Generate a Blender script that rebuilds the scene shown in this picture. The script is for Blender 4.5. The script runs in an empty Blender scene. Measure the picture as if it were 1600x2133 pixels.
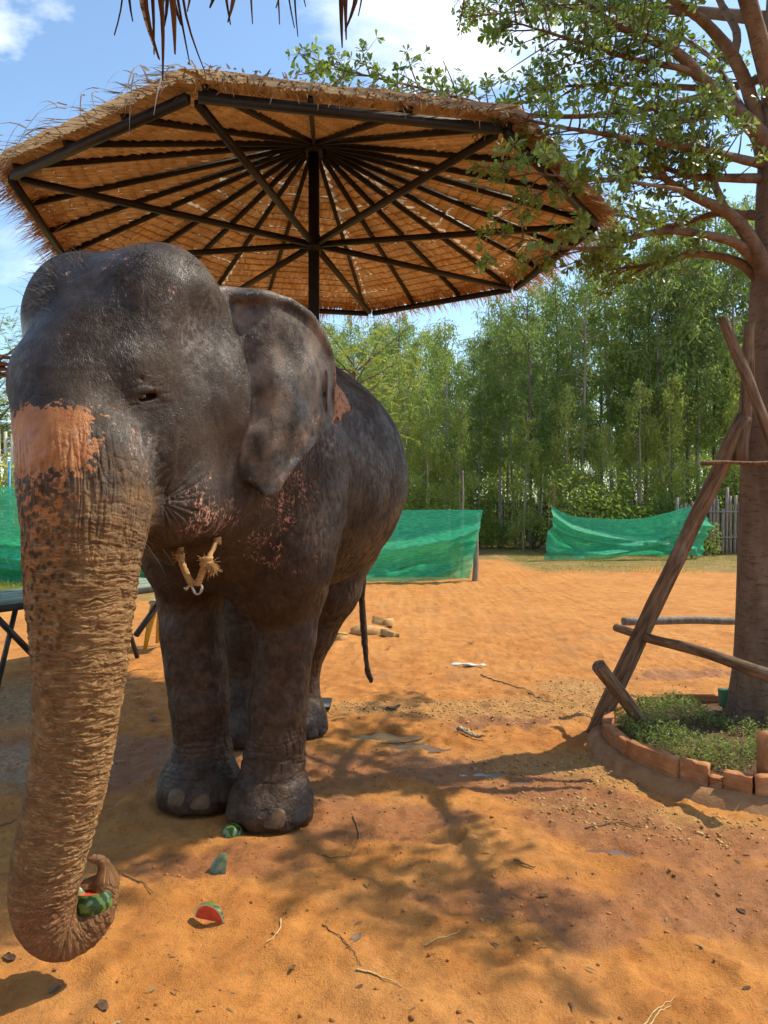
import bpy, bmesh, math, random
import numpy as np
from mathutils import Vector, Matrix
random.seed(7)
R = math.radians
SC = bpy.context.scene
COL = SC.collection

# ---------------------------------------------------------------- camera
FPX, CX, HZ, CAMH = 1540.0, 800.0, 1050.0, 1.55     # photo focal (px), centre column, horizon row, eye height
cam_d = bpy.data.cameras.new('camera')
cam_d.sensor_fit = 'VERTICAL'
cam_d.sensor_height = 36.0
cam_d.sensor_width = 27.0
cam_d.lens = 36.0 * FPX / 2133.0
cam_d.shift_y = -(2133 / 2 - HZ) / 2133.0
cam_d.clip_start = 0.05
cam_d.clip_end = 3000
cam = bpy.data.objects.new('camera', cam_d)
COL.objects.link(cam)
cam.location = (0, 0, CAMH)
cam.rotation_euler = (R(90), 0, 0)
SC.camera = cam

# ---------------------------------------------------------------- light
SUN_EL = R(52)
SUN_H = Vector((0.948, 0.318, 0)).normalized()
SUN_V = Vector((SUN_H.x * math.cos(SUN_EL), SUN_H.y * math.cos(SUN_EL), math.sin(SUN_EL)))
sun_d = bpy.data.lights.new('sun', 'SUN')
sun_d.energy = 3.6
sun_d.angle = R(0.53)
sun_d.color = (1.0, 0.90, 0.72)
sun = bpy.data.objects.new('sun', sun_d)
COL.objects.link(sun)
sun.rotation_euler = SUN_V.to_track_quat('Z', 'Y').to_euler()
sun.location = (20, 6, 30)

world = bpy.data.worlds.new('World')
SC.world = world
world.use_nodes = True
wt = world.node_tree
wt.nodes.clear()
def wn(t, **kw):
    n = wt.nodes.new(t)
    for k, v in kw.items(): setattr(n, k, v)
    return n
w_out = wn('ShaderNodeOutputWorld')
w_bg = wn('ShaderNodeBackground')
w_sky = wn('ShaderNodeTexSky', sky_type='NISHITA', sun_disc=False)
w_sky.sun_elevation = SUN_EL
w_sky.sun_rotation = math.atan2(SUN_H.x, SUN_H.y)
w_sky.air_density = 1.0
w_sky.dust_density = 0.6
w_sky.ozone_density = 1.2
w_tc = wn('ShaderNodeTexCoord')
w_map = wn('ShaderNodeMapping')
w_map.inputs['Scale'].default_value = (1.0, 1.0, 2.2)
w_map.inputs['Location'].default_value = (3.1, 0.45, 1.3)
w_n1 = wn('ShaderNodeTexNoise')
w_n1.inputs['Scale'].default_value = 2.3
w_n1.inputs['Detail'].default_value = 9
w_n1.inputs['Roughness'].default_value = 0.58
w_n1.inputs['Distortion'].default_value = 0.35
w_r = wn('ShaderNodeValToRGB')
w_r.color_ramp.elements[0].position = 0.545
w_r.color_ramp.elements[0].color = (0, 0, 0, 1)
w_r.color_ramp.elements[1].position = 0.74
w_r.color_ramp.elements[1].color = (0.9, 0.9, 0.9, 1)
w_mix = wn('ShaderNodeMixRGB')
w_mix.inputs[2].default_value = (8.2, 8.3, 8.3, 1)
w_gain = wn('ShaderNodeMixRGB', blend_type='MULTIPLY')
w_gain.inputs[0].default_value = 1.0
w_gain.inputs[2].default_value = (0.98, 1.06, 1.05, 1)
wt.links.new(w_tc.outputs['Generated'], w_map.inputs[0])
wt.links.new(w_map.outputs[0], w_n1.inputs['Vector'])
wt.links.new(w_n1.outputs['Fac'], w_r.inputs[0])
wt.links.new(w_r.outputs[0], w_mix.inputs[0])
wt.links.new(w_sky.outputs[0], w_gain.inputs[1])
wt.links.new(w_gain.outputs[0], w_mix.inputs[1])
wt.links.new(w_mix.outputs[0], w_bg.inputs[0])
wt.links.new(w_bg.outputs[0], w_out.inputs[0])
w_bg.inputs['Strength'].default_value = 0.15
SC.view_settings.view_transform = 'Standard'
SC.view_settings.look = 'None'
SC.view_settings.exposure = 0.74
SC.view_settings.gamma = 1.0
SC.view_settings.use_curve_mapping = False
SC.cycles.max_bounces = 6
SC.cycles.diffuse_bounces = 3
SC.cycles.glossy_bounces = 2
SC.cycles.use_adaptive_sampling = True
SC.cycles.adaptive_threshold = 0.025
SC.cycles.transparent_max_bounces = 16
SC.cycles.sample_clamp_indirect = 6.0

def at(px, py, Y):
    return np.array(((px - CX) / FPX * Y, Y, CAMH - (py - HZ) / FPX * Y))
def ground(px, py):
    Y = CAMH * FPX / (py - HZ)
    return np.array(((px - CX) / FPX * Y, Y, 0.0))

# ---------------------------------------------------------------- numpy noise
_rng0 = np.random.default_rng(3)
_PERM = _rng0.permutation(4096).astype(np.int64)
_VAL = (_rng0.random(4096) * 2 - 1).astype(np.float32)
def vnoise(p):
    p = np.asarray(p, dtype=np.float64)
    i = np.floor(p).astype(np.int64)
    f = p - i
    f = f * f * f * (f * (f * 6 - 15) + 10)
    out = 0
    def h(dx, dy, dz):
        a = _PERM[(i[:, 0] + dx) & 4095]
        a = _PERM[(a + i[:, 1] + dy) & 4095]
        a = _PERM[(a + i[:, 2] + dz) & 4095]
        return _VAL[a]
    fx, fy, fz = f[:, 0], f[:, 1], f[:, 2]
    x00 = h(0,0,0) * (1 - fx) + h(1,0,0) * fx
    x10 = h(0,1,0) * (1 - fx) + h(1,1,0) * fx
    x01 = h(0,0,1) * (1 - fx) + h(1,0,1) * fx
    x11 = h(0,1,1) * (1 - fx) + h(1,1,1) * fx
    y0 = x00 * (1 - fy) + x10 * fy
    y1 = x01 * (1 - fy) + x11 * fy
    return y0 * (1 - fz) + y1 * fz
_GRD = _rng0.normal(0, 1, (4096, 3)); _GRD /= np.linalg.norm(_GRD, axis=1)[:, None]
def pnoise(p):
    p = np.asarray(p, dtype=np.float64)
    i = np.floor(p).astype(np.int64)
    f = p - i
    u = f * f * f * (f * (f * 6 - 15) + 10)
    out = np.zeros(len(p))
    for dx in (0, 1):
        for dy in (0, 1):
            for dz in (0, 1):
                a = _PERM[(i[:, 0] + dx) & 4095]; a = _PERM[(a + i[:, 1] + dy) & 4095]; a = _PERM[(a + i[:, 2] + dz) & 4095]
                g = _GRD[a]
                w = (u[:, 0] if dx else 1 - u[:, 0]) * (u[:, 1] if dy else 1 - u[:, 1]) * (u[:, 2] if dz else 1 - u[:, 2])
                out += w * (g[:, 0] * (f[:, 0] - dx) + g[:, 1] * (f[:, 1] - dy) + g[:, 2] * (f[:, 2] - dz))
    return out * 1.6
def fbm(p, oct=4, lac=2.03, gain=0.5):
    p = np.asarray(p, dtype=np.float64)
    a, s, t = 1.0, 0, 0
    for k in range(oct):
        s = s + a * vnoise(p * (lac ** k) + k * 17.3)
        t += a
        a *= gain
    return s / t
def sstep(a, b, x):
    t = np.clip((x - a) / (b - a), 0, 1)
    return t * t * (3 - 2 * t)

# ---------------------------------------------------------------- mesh helpers
def np_mesh(name, V, F):
    """V (n,3); F (m,k) one face size, or list of such arrays"""
    V = np.asarray(V, dtype=np.float32)
    Fs = [np.asarray(f, dtype=np.int32) for f in (F if isinstance(F, list) else [F]) if len(f)]
    me = bpy.data.meshes.new(name)
    me.vertices.add(len(V))
    me.vertices.foreach_set('co', V.ravel())
    loops = np.concatenate([f.ravel() for f in Fs])
    tot = np.concatenate([np.full(len(f), f.shape[1], dtype=np.int32) for f in Fs])
    start = np.concatenate([[0], np.cumsum(tot)[:-1]]).astype(np.int32)
    me.loops.add(len(loops))
    me.loops.foreach_set('vertex_index', loops.astype(np.int32))
    me.polygons.add(len(tot))
    me.polygons.foreach_set('loop_start', start)
    me.update(calc_edges=True)
    me.validate(clean_customdata=False)
    return me
def set_attr(me, name, arr):
    arr = np.asarray(arr, dtype=np.float32)
    t = 'FLOAT' if arr.ndim == 1 else 'FLOAT_VECTOR'
    a = me.attributes.new(name, t, 'POINT')
    a.data.foreach_set('value' if t == 'FLOAT' else 'vector', arr.ravel())
def smooth(me, on=True):
    me.polygons.foreach_set('use_smooth', np.full(len(me.polygons), on, dtype=bool))
def link(name, me, mat=None, parent=None, loc=None, rot=None):
    o = bpy.data.objects.new(name, me)
    COL.objects.link(o)
    if mat is not None and me is not None:
        me.materials.clear() if len(me.materials) else None
        me.materials.append(mat)
    if parent is not None: o.parent = parent
    if loc is not None: o.location = loc
    if rot is not None: o.rotation_euler = rot
    return o
def tag(o, label=None, cat=None, group=None, kind=None):
    if label: o['label'] = label
    if cat: o['category'] = cat
    if group: o['group'] = group
    if kind: o['kind'] = kind
    return o
def empty(name, loc=(0, 0, 0), label=None, cat=None, group=None):
    o = bpy.data.objects.new(name, None)
    COL.objects.link(o)
    o.location = loc
    o.empty_display_size = 0.1
    return tag(o, label, cat, group)
def copy_tree(o, parent=None):
    c = o.copy()
    COL.objects.link(c)
    c.parent = parent
    for ch in list(o.children): copy_tree(ch, c)
    return c

class MB:
    """collects geometry; build() links it as one mesh object"""
    def __init__(self): self.V, self.F, self.n = [], {}, 0
    def add(self, V, F):
        V = np.asarray(V, dtype=np.float64); F = np.asarray(F, dtype=np.int64)
        self.V.append(V)
        self.F.setdefault(F.shape[1], []).append(F + self.n)
        self.n += len(V)
    def box(self, c, s, rot=None):
        v = np.array([(x, y, z) for x in (-.5, .5) for y in (-.5, .5) for z in (-.5, .5)]) * np.asarray(s, float)
        if rot is not None: v = v @ np.asarray(rot).T
        self.add(v + np.asarray(c, float), [(0,1,3,2),(4,6,7,5),(0,4,5,1),(2,3,7,6),(0,2,6,4),(1,5,7,3)])
    def bar(self, a, b, w, h, up=(0, 0, 1)):
        """rectangular bar from a to b, w across, h along up"""
        a = np.asarray(a, float); b = np.asarray(b, float)
        d = b - a; L = np.linalg.norm(d); d = d / L
        s = np.cross(d, up); s /= np.linalg.norm(s)
        u = np.cross(s, d)
        self.box((a + b) / 2, (L, w, h), np.stack([d, s, u], 1))
    def tube(self, P, r, n=8, caps=True, flat=1.0, jit=0.0, rng=None):
        P = np.asarray(P, float)
        m = len(P)
        r = np.full(m, r, float) if np.isscalar(r) else np.asarray(r, float)
        T = np.gradient(P, axis=0)
        T /= np.linalg.norm(T, axis=1)[:, None] + 1e-12
        ref = np.array((0, 0, 1.0)) if abs(T[0][2]) < 0.9 else np.array((1.0, 0, 0))
        N = np.zeros_like(P)
        x = np.cross(T[0], ref); x /= np.linalg.norm(x)
        for k in range(m):
            x = x - T[k] * (x @ T[k])
            x /= np.linalg.norm(x) + 1e-12
            N[k] = x
        B = np.cross(T, N)
        ang = np.arange(n) / n * 2 * math.pi
        rr = np.ones((m, n))
        if jit: rr += (rng or np.random).uniform(-jit, jit, (m, n)) if not hasattr(rng, 'normal') else rng.uniform(-jit, jit, (m, n))
        V = P[:, None, :] + (r[:, None] * rr)[:, :, None] * (np.cos(ang)[None, :, None] * N[:, None, :] + flat * np.sin(ang)[None, :, None] * B[:, None, :])
        V = V.reshape(-1, 3)
        i = np.arange(m - 1)[:, None] * n + np.arange(n)[None, :]
        j = np.arange(m - 1)[:, None] * n + (np.arange(n)[None, :] + 1) % n
        F = np.stack([i, j, j + n, i + n], -1).reshape(-1, 4)
        if caps:
            base = self.n
            self.add(V, F)
            k = self.n
            self.V.append(np.array([P[0], P[-1]])); self.n += 2
            a = np.arange(n); b = (a + 1) % n
            self.F.setdefault(3, []).append(np.stack([np.full(n, k), b + base, a + base], 1))
            o = base + (m - 1) * n
            self.F.setdefault(3, []).append(np.stack([np.full(n, k + 1), a + o, b + o], 1))
        else:
            self.add(V, F)
    def mesh(self, name, sm=False):
        me = np_mesh(name, np.concatenate(self.V), [np.concatenate(f) for f in self.F.values()])
        if sm: smooth(me)
        return me
    def build(self, name, mat, parent=None, sm=False, loc=None):
        return link(name, self.mesh(name, sm), mat, parent, loc)

def spline(P, n):
    """Catmull-Rom through rows of P (any width), n samples"""
    P = np.asarray(P, float)
    Q = np.vstack([2 * P[0] - P[1], P, 2 * P[-1] - P[-2]])
    t = np.linspace(0, len(P) - 1 - 1e-9, n)
    i = t.astype(int); f = (t - i)[:, None]
    a, b, c, d = Q[i], Q[i + 1], Q[i + 2], Q[i + 3]
    return 0.5 * ((2 * b) + (-a + c) * f + (2 * a - 5 * b + 4 * c - d) * f * f + (-a + 3 * b - 3 * c + d) * f ** 3)

# ---------------------------------------------------------------- material helpers
class NT:
    def __init__(self, name):
        self.m = bpy.data.materials.new(name)
        self.m.use_nodes = True
        self.t = self.m.node_tree
        self.b = self.t.nodes['Principled BSDF']
        self.out = self.t.nodes['Material Output']
    def n(self, typ, ins=None, **kw):
        n = self.t.nodes.new(typ)
        for k, v in kw.items(): setattr(n, k, v)
        for k, v in (ins or {}).items(): self.set(n.inputs[k], v)
        return n
    def set(self, sock, v):
        if isinstance(v, bpy.types.NodeSocket): self.t.links.new(v, sock)
        elif isinstance(v, bpy.types.Node): self.t.links.new(v.outputs[0], sock)
        else:
            if sock.type == 'RGBA': v = (v, v, v, 1) if np.isscalar(v) else ((*v, 1) if len(v) == 3 else v)
            sock.default_value = v
    def attr(self, name, out='Fac'):
        return self.n('ShaderNodeAttribute', attribute_name=name).outputs[out]
    def pos(self, obj=False):
        return self.n('ShaderNodeTexCoord').outputs['Object'] if obj else self.n('ShaderNodeNewGeometry').outputs['Position']
    def scale(self, v, s):
        return self.n('ShaderNodeMapping', {0: v, 'Scale': s}).outputs[0]
    def noise(self, v, scale, detail=4, rough=0.55, dist=0.0, out=0):
        return self.n('ShaderNodeTexNoise', {'Vector': v, 'Scale': scale, 'Detail': detail, 'Roughness': rough, 'Distortion': dist}).outputs[out]
    def voro(self, v, scale, feature='F1', out='Distance', rnd=1.0):
        return self.n('ShaderNodeTexVoronoi', {'Vector': v, 'Scale': scale, 'Randomness': rnd}, feature=feature).outputs[out]
    def ramp(self, f, *stops):
        n = self.n('ShaderNodeValToRGB', {0: f})
        cr = n.color_ramp
        while len(cr.elements) < len(stops): cr.elements.new(0.5)
        for e, (p, c) in zip(cr.elements, stops):
            e.position = p
            e.color = (c, c, c, 1) if np.isscalar(c) else (*c, 1)
        return n.outputs[0]
    def mix(self, f, a, b, mode='MIX'):
        n = self.n('ShaderNodeMixRGB', blend_type=mode)
        self.set(n.inputs[0], f); self.set(n.inputs[1], a); self.set(n.inputs[2], b)
        return n.outputs[0]
    def math(self, op, a, b=0.0, c=0.0, clamp=False):
        n = self.n('ShaderNodeMath', operation=op, use_clamp=clamp)
        self.set(n.inputs[0], a); self.set(n.inputs[1], b); self.set(n.inputs[2], c)
        return n.outputs[0]
    def bump(self, h, strength=0.5, dist=0.01, normal=None):
        ins = {'Height': h, 'Strength': strength, 'Distance': dist}
        if normal is not None: ins['Normal'] = normal
        return self.n('ShaderNodeBump', ins).outputs[0]
    def done(self, color=None, rough=None, normal=None, spec=None, **kw):
        if color is not None: self.set(self.b.inputs['Base Color'], color)
        if rough is not None: self.set(self.b.inputs['Roughness'], rough)
        if normal is not None: self.set(self.b.inputs['Normal'], normal)
        if spec is not None: self.set(self.b.inputs['Specular IOR Level'], spec)
        for k, v in kw.items(): self.set(self.b.inputs[k], v)
        return self.m

def simple_mat(name, c1, c2, scale=8, rough=0.8, bump=0.3, dist=0.004, stretch=(1, 1, 1), obj=False, spec=0.3, detail=5, metallic=0.0):
    t = NT(name)
    v = t.scale(t.pos(obj), stretch)
    f = t.noise(v, scale, detail, 0.6)
    col = t.mix(t.ramp(f, (0.3, 0.0), (0.7, 1.0)), c1, c2)
    f2 = t.noise(v, scale * 6, 4, 0.6)
    return t.done(col, rough, t.bump(f2, bump, dist), spec, Metallic=metallic)
def leaf_mat(name, dark, light, trans=0.45, rough=0.45, spec=0.4):
    """leaf faces: colour varies per leaf island, light passes through"""
    t = NT(name)
    rnd = t.n('ShaderNodeNewGeometry').outputs['Random Per Island']
    col = t.mix(rnd, dark, light)
    f = t.noise(t.pos(), 1.1, 3)
    col = t.mix(t.ramp(f, (0.35, 0.0), (0.7, 0.6)), col, light)
    t.done(col, rough, None, spec)
    tr = t.n('ShaderNodeBsdfTranslucent', {'Color': t.mix(0.35, col, (0.35, 0.5, 0.04))})
    mx = t.n('ShaderNodeMixShader', {0: trans, 1: t.b.outputs[0], 2: tr.outputs[0]})
    t.t.links.new(mx.outputs[0], t.out.inputs[0])
    return t.m
# ================================================================ signed-distance modelling
def ell(P, c, r, Rm=None):
    q = P - np.asarray(c, np.float32)
    if Rm is not None: q = q @ np.asarray(Rm, np.float32)
    r = np.asarray(r, np.float32)
    k0 = np.linalg.norm(q / r, axis=1)
    k1 = np.linalg.norm(q / (r * r), axis=1) + 1e-9
    return k0 * (k0 - 1) / k1
def cone(P, a, b, ra, rb):
    a = np.asarray(a, np.float32); b = np.asarray(b, np.float32)
    ba = b - a
    pa = P - a
    t = np.clip((pa @ ba) / (ba @ ba), 0, 1)
    return np.linalg.norm(pa - t[:, None] * ba, axis=1) - (ra + (rb - ra) * t)
def chain(P, pts, k=0.05):
    d = None
    for (x0, y0, z0, r0), (x1, y1, z1, r1) in zip(pts[:-1], pts[1:]):
        e = cone(P, (x0, y0, z0), (x1, y1, z1), r0, r1)
        d = e if d is None else smin(d, e, k)
    return d
def tube_sdf(P, C, rad, arc=False):
    """distance to a sampled centre line with radius; also arc parameter"""
    best = np.full(len(P), 1e9, np.float32); s = np.zeros(len(P), np.float32); near = np.full(len(P), 1e9, np.float32)
    L = np.concatenate([[0], np.cumsum(np.linalg.norm(np.diff(C, axis=0), axis=1))])
    for k in range(len(C) - 1):
        a = C[k].astype(np.float32); ba = (C[k + 1] - C[k]).astype(np.float32)
        pa = P - a
        t = np.clip((pa @ ba) / (ba @ ba), 0, 1)
        e = np.linalg.norm(pa - t[:, None] * ba, axis=1)
        d = e - (rad[k] + (rad[k + 1] - rad[k]) * t)
        np.minimum(best, d, out=best)
        if arc:
            m = e < near
            near[m] = e[m]
            s[m] = L[k] + (t * (L[k + 1] - L[k]))[m]
    return best, s
def smin(a, b, k):
    h = np.clip(0.5 + 0.5 * (b - a) / k, 0, 1)
    return b + (a - b) * h - k * h * (1 - h)
def smax(a, b, k): return -smin(-a, -b, k)
def poly_sdf(u, v, poly):
    """signed distance to a closed 2-D polygon"""
    d = np.full(len(u), 1e9, np.float32)
    inside = np.zeros(len(u), bool)
    n = len(poly)
    for i in range(n):
        ax, ay = poly[i]; bx, by = poly[(i + 1) % n]
        ex, ey = bx - ax, by - ay
        t = np.clip(((u - ax) * ex + (v - ay) * ey) / (ex * ex + ey * ey + 1e-12), 0, 1)
        d = np.minimum(d, np.hypot(u - ax - t * ex, v - ay - t * ey))
        c = ((ay > v) != (by > v)) & (u < (bx - ax) * (v - ay) / (by - ay + 1e-12) + ax)
        inside ^= c
    return np.where(inside, -d, d)
def sdf_mesh(fn, lo, hi, h, band=None):
    """surface nets over a dense grid, evaluated only near the surface"""
    lo = np.asarray(lo, float); hi = np.asarray(hi, float)
    c = 4
    nb = np.ceil((hi - lo) / (h * c)).astype(int)
    nf = nb * c + 1
    H = h * c
    ax = [lo[k] + np.arange(nb[k] + 1) * H for k in range(3)]
    G = np.stack(np.meshgrid(*ax, indexing='ij'), -1).reshape(-1, 3).astype(np.float32)
    D = np.concatenate([fn(G[i:i + 400000]) for i in range(0, len(G), 400000)]).reshape(nb + 1)
    near = np.zeros(nb, bool)
    mn = np.full(nb, 1e9, np.float32)
    for dx in (0, 1):
        for dy in (0, 1):
            for dz in (0, 1):
                mn = np.minimum(mn, np.abs(D[dx:dx + nb[0], dy:dy + nb[1], dz:dz + nb[2]]))
    near = mn < H * 1.0
    F = np.repeat(np.repeat(np.repeat(D[:-1, :-1, :-1], c, 0), c, 1), c, 2)
    F = np.pad(F, ((0, 1), (0, 1), (0, 1)), mode='edge')
    need = np.zeros(nf, bool)
    B = np.argwhere(near)
    o = np.arange(c + 1)
    for x in o:
        for y in o:
            for z in o:
                need[B[:, 0] * c + x, B[:, 1] * c + y, B[:, 2] * c + z] = True
    idx = np.argwhere(need)
    pts = (lo + idx * h).astype(np.float32)
    vals = np.concatenate([fn(pts[i:i + 400000]) for i in range(0, len(pts), 400000)])
    F[need] = vals
    F = F.astype(np.float32)
    S = F < 0
    # cells with sign change
    s = [S[dx:nf[0] - 1 + dx, dy:nf[1] - 1 + dy, dz:nf[2] - 1 + dz] for dx in (0, 1) for dy in (0, 1) for dz in (0, 1)]
    any_ = s[0].copy(); all_ = s[0].copy()
    for q in s[1:]:
        any_ |= q; all_ &= q
    cell = any_ & ~all_
    ci = np.argwhere(cell)
    vid = np.full(cell.shape, -1, np.int32)
    vid[cell] = np.arange(len(ci))
    acc = np.zeros((len(ci), 3)); cnt = np.zeros(len(ci))
    corners = [(dx, dy, dz) for dx in (0, 1) for dy in (0, 1) for dz in (0, 1)]
    cv = {k: F[ci[:, 0] + k[0], ci[:, 1] + k[1], ci[:, 2] + k[2]] for k in corners}
    for a in corners:
        for axis in range(3):
            if a[axis]: continue
            b = list(a); b[axis] = 1; b = tuple(b)
            va, vb = cv[a], cv[b]
            m = (va < 0) != (vb < 0)
            t = np.where(m, va / np.where(m, va - vb, 1), 0)
            p = np.array(a, float)[None, :] + 0 * acc
            p[:, axis] += t
            acc[m] += p[m]; cnt[m] += 1
    V = lo + (ci + acc / cnt[:, None]) * h
    faces = []
    for axis in range(3):
        sl_a = [slice(None)] * 3; sl_b = [slice(None)] * 3
        sl_a[axis] = slice(0, nf[axis] - 1); sl_b[axis] = slice(1, nf[axis])
        A = S[tuple(sl_a)]; Bq = S[tuple(sl_b)]
        e = np.argwhere(A != Bq)
        u, w = [(1, 2), (2, 0), (0, 1)][axis]
        ok = (e[:, u] > 0) & (e[:, w] > 0) & (e[:, u] < nf[u] - 1) & (e[:, w] < nf[w] - 1)
        e = e[ok]
        flip = ~A[e[:, 0], e[:, 1], e[:, 2]]
        def c_(du, dw):
            q = e.copy(); q[:, u] += du; q[:, w] += dw
            return vid[q[:, 0], q[:, 1], q[:, 2]]
        quad = np.stack([c_(-1, -1), c_(0, -1), c_(0, 0), c_(-1, 0)], 1)
        quad[flip] = quad[flip][:, ::-1]
        faces.append(quad)
    Q = np.concatenate(faces)
    return V, Q[(Q >= 0).all(1)]

# ================================================================ the elephant
HC = np.array((-1.0, 3.0)); HF = np.array((-0.30, -0.954)); HL = np.array((0.954, -0.30))
HR = np.array([[HF[0], HL[0], 0], [HF[1], HL[1], 0], [0, 0, 1]], np.float32)        # head frame (forward, left, up) to world
def hp(f, l, z):
    p = HC + f * HF + l * HL
    return (p[0], p[1], z)
_tr = [ # px, py, depth, radius
    (150, 800, 2.72, .215), (165, 900, 2.62, .215), (178, 1000, 2.55, .222), (180, 1080, 2.51, .208), (174, 1150, 2.48, .192),
    (171, 1230, 2.46, .179), (170, 1320, 2.44, .162), (167, 1420, 2.42, .147), (158, 1520, 2.41, .135), (146, 1610, 2.40, .1275),
    (124, 1700, 2.39, .1235), (103, 1790, 2.38, .1165), (91, 1865, 2.37, .105), (101, 1925, 2.375, .090), (134, 1953, 2.39, .0715),
    (174, 1941, 2.41, .060), (206, 1908, 2.43, .0515), (219, 1868, 2.455, .0455), (222, 1838, 2.47, .041)]
TR_C = spline([np.append(at(a, b, c), r) for a, b, c, r in _tr], 76)
TR_R = TR_C[:, 3].astype(np.float32); TR_C = TR_C[:, :3].astype(np.float32)
_tip = [(222, 1838, 2.47, .040), (222, 1816, 2.48, .030), (214, 1797, 2.48, .021), (200, 1789, 2.475, .016), (189, 1789, 2.47, .0145)]
TIP = spline([np.append(at(a, b, c), r) for a, b, c, r in _tip], 12)
_tip2 = [(222, 1842, 2.48, .038), (205, 1842, 2.49, .031), (188, 1842, 2.47, .026), (176, 1848, 2.455, .020)]
TIP2 = spline([np.append(at(a, b, c), r) for a, b, c, r in _tip2], 8)
# ears: a plane along the neck, outline in (u along plane, z)
EB = np.array((-0.572, 2.998)); EU = np.array((0.60, 0.80)); EN = np.array((0.80, -0.60))
def ear_uz(px, py):
    k = (px - CX) / FPX
    u = (EB[1] * k - EB[0]) / (EU[0] - k * EU[1])
    return (u, CAMH - (py - HZ) / FPX * (EB[1] + u * EU[1]))
EAR = [ear_uz(*q) for q in [(470, 600), (488, 640), (500, 690), (514, 722), (522, 752), (512, 790), (508, 840), (506, 900), (508, 955), (517, 990), (532, 1018),
    (552, 1033), (563, 1028), (566, 1010), (580, 988), (604, 958), (632, 926), (662, 902), (692, 882), (700, 862), (698, 815), (694, 770), (690, 742), (672, 708), (640, 672), (600, 640), (560, 615), (515, 592), (488, 586)]]
FLAP = [ear_uz(*q) for q in [(676, 770), (697, 790), (716, 800), (736, 820), (753, 843), (752, 856), (742, 860), (738, 856), (734, 866), (727, 862), (724, 880), (716, 878), (710, 868), (704, 874), (697, 880), (690, 870), (676, 860)]]
EZ0 = sum(p[1] for p in EAR) / len(EAR)
RIM = [(505, 612), (540, 618), (585, 634), (630, 664), (668, 704), (688, 738), (694, 775), (697, 815), (700, 860), (688, 886), (655, 910), (625, 936), (595, 972), (574, 1000), (562, 1026), (545, 1030)]
RIM_UZ = np.array([ear_uz(*q) for q in RIM])
def ear_bulge(u, z):
    t = np.clip(u / 0.50, 0, 1.2)
    return 0.055 * np.sin(np.pi * np.clip(t, 0, 1)) * np.clip(1.15 - np.abs(z - EZ0 - 0.05) / 0.7, 0.2, 1) - 0.05 * np.clip(t - 0.8, 0, 1) - 0.30 * np.clip(0.24 - t, 0, 1)
def ear_sdf(P, mirror=False):
    x, y, z = P[:, 0], P[:, 1], P[:, 2]
    if mirror:                                      # reflect through the head's own centre plane
        q = P[:, :2] - HC.astype(np.float32)
        l = q @ HL.astype(np.float32)
        q = q - 2 * l[:, None] * HL.astype(np.float32)
        x, y = q[:, 0] + HC[0], q[:, 1] + HC[1]
    dx, dy = x - EB[0], y - EB[1]
    u = dx * EU[0] + dy * EU[1]
    w = dx * EN[0] + dy * EN[1]
    far = (np.abs(w) > 0.35) | (u < -0.3) | (u > 0.9) | (z < 1.2) | (z > 2.9)
    d = np.maximum(np.maximum(np.abs(w) - 0.3, np.maximum(-0.25 - u, u - 0.85)), np.maximum(1.25 - z, z - 2.8)).astype(np.float32)
    m = ~far
    if m.any():
        uu, zz, ww = u[m], z[m], w[m]
        wb = ww - ear_bulge(uu, zz) - 0.010 * np.sin(zz * 23 + uu * 9) * np.sin(uu * 17 - zz * 5)
        d2 = poly_sdf(uu, zz, EAR)
        th = 0.0105 + 0.010 * np.clip(1 - uu / 0.2, 0, 1)
        e = smax(d2, np.abs(wb) - th, 0.02)
        # rolled rim along the upper and back edge
        C = np.column_stack([RIM_UZ[:, 0], RIM_UZ[:, 1], 0.012 + ear_bulge(RIM_UZ[:, 0], RIM_UZ[:, 1])]).astype(np.float32)
        rr = np.interp(np.arange(len(C)), [0, 3, 6, 9, 15], [0.026, 0.026, 0.017, 0.0125, 0.014]).astype(np.float32)
        t, _ = tube_sdf(np.column_stack([uu, zz, ww]).astype(np.float32), C, rr)
        e = smin(e, t, 0.02)
        wf = ww - ear_bulge(uu, zz) - 0.02 + 0.25 * np.clip(uu - 0.50, 0, 1) 
        f = smax(poly_sdf(uu, zz, FLAP), np.abs(wf) - 0.009, 0.008)
        e = np.minimum(e, f)
        d[m] = e
    return d
FEET = [(-.557, 3.68), (-.960, 3.87), (-.585, 5.06), (-.93, 4.86)]
TAIL = spline([(-.28, 5.42, 1.95, .10), (-.20, 5.52, 1.6, .062), (-.175, 5.46, 1.2, .042), (-.168, 5.40, .97, .036), (-.150, 5.40, .67, .030), (-.124, 5.40, .36, .024), (-.095, 5.40, .265, .024)], 20)
_pxm = at(338, 1044, 2.64)        # mouth corner
_eye = np.array(hp(.325, .262, 1.935))
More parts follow.
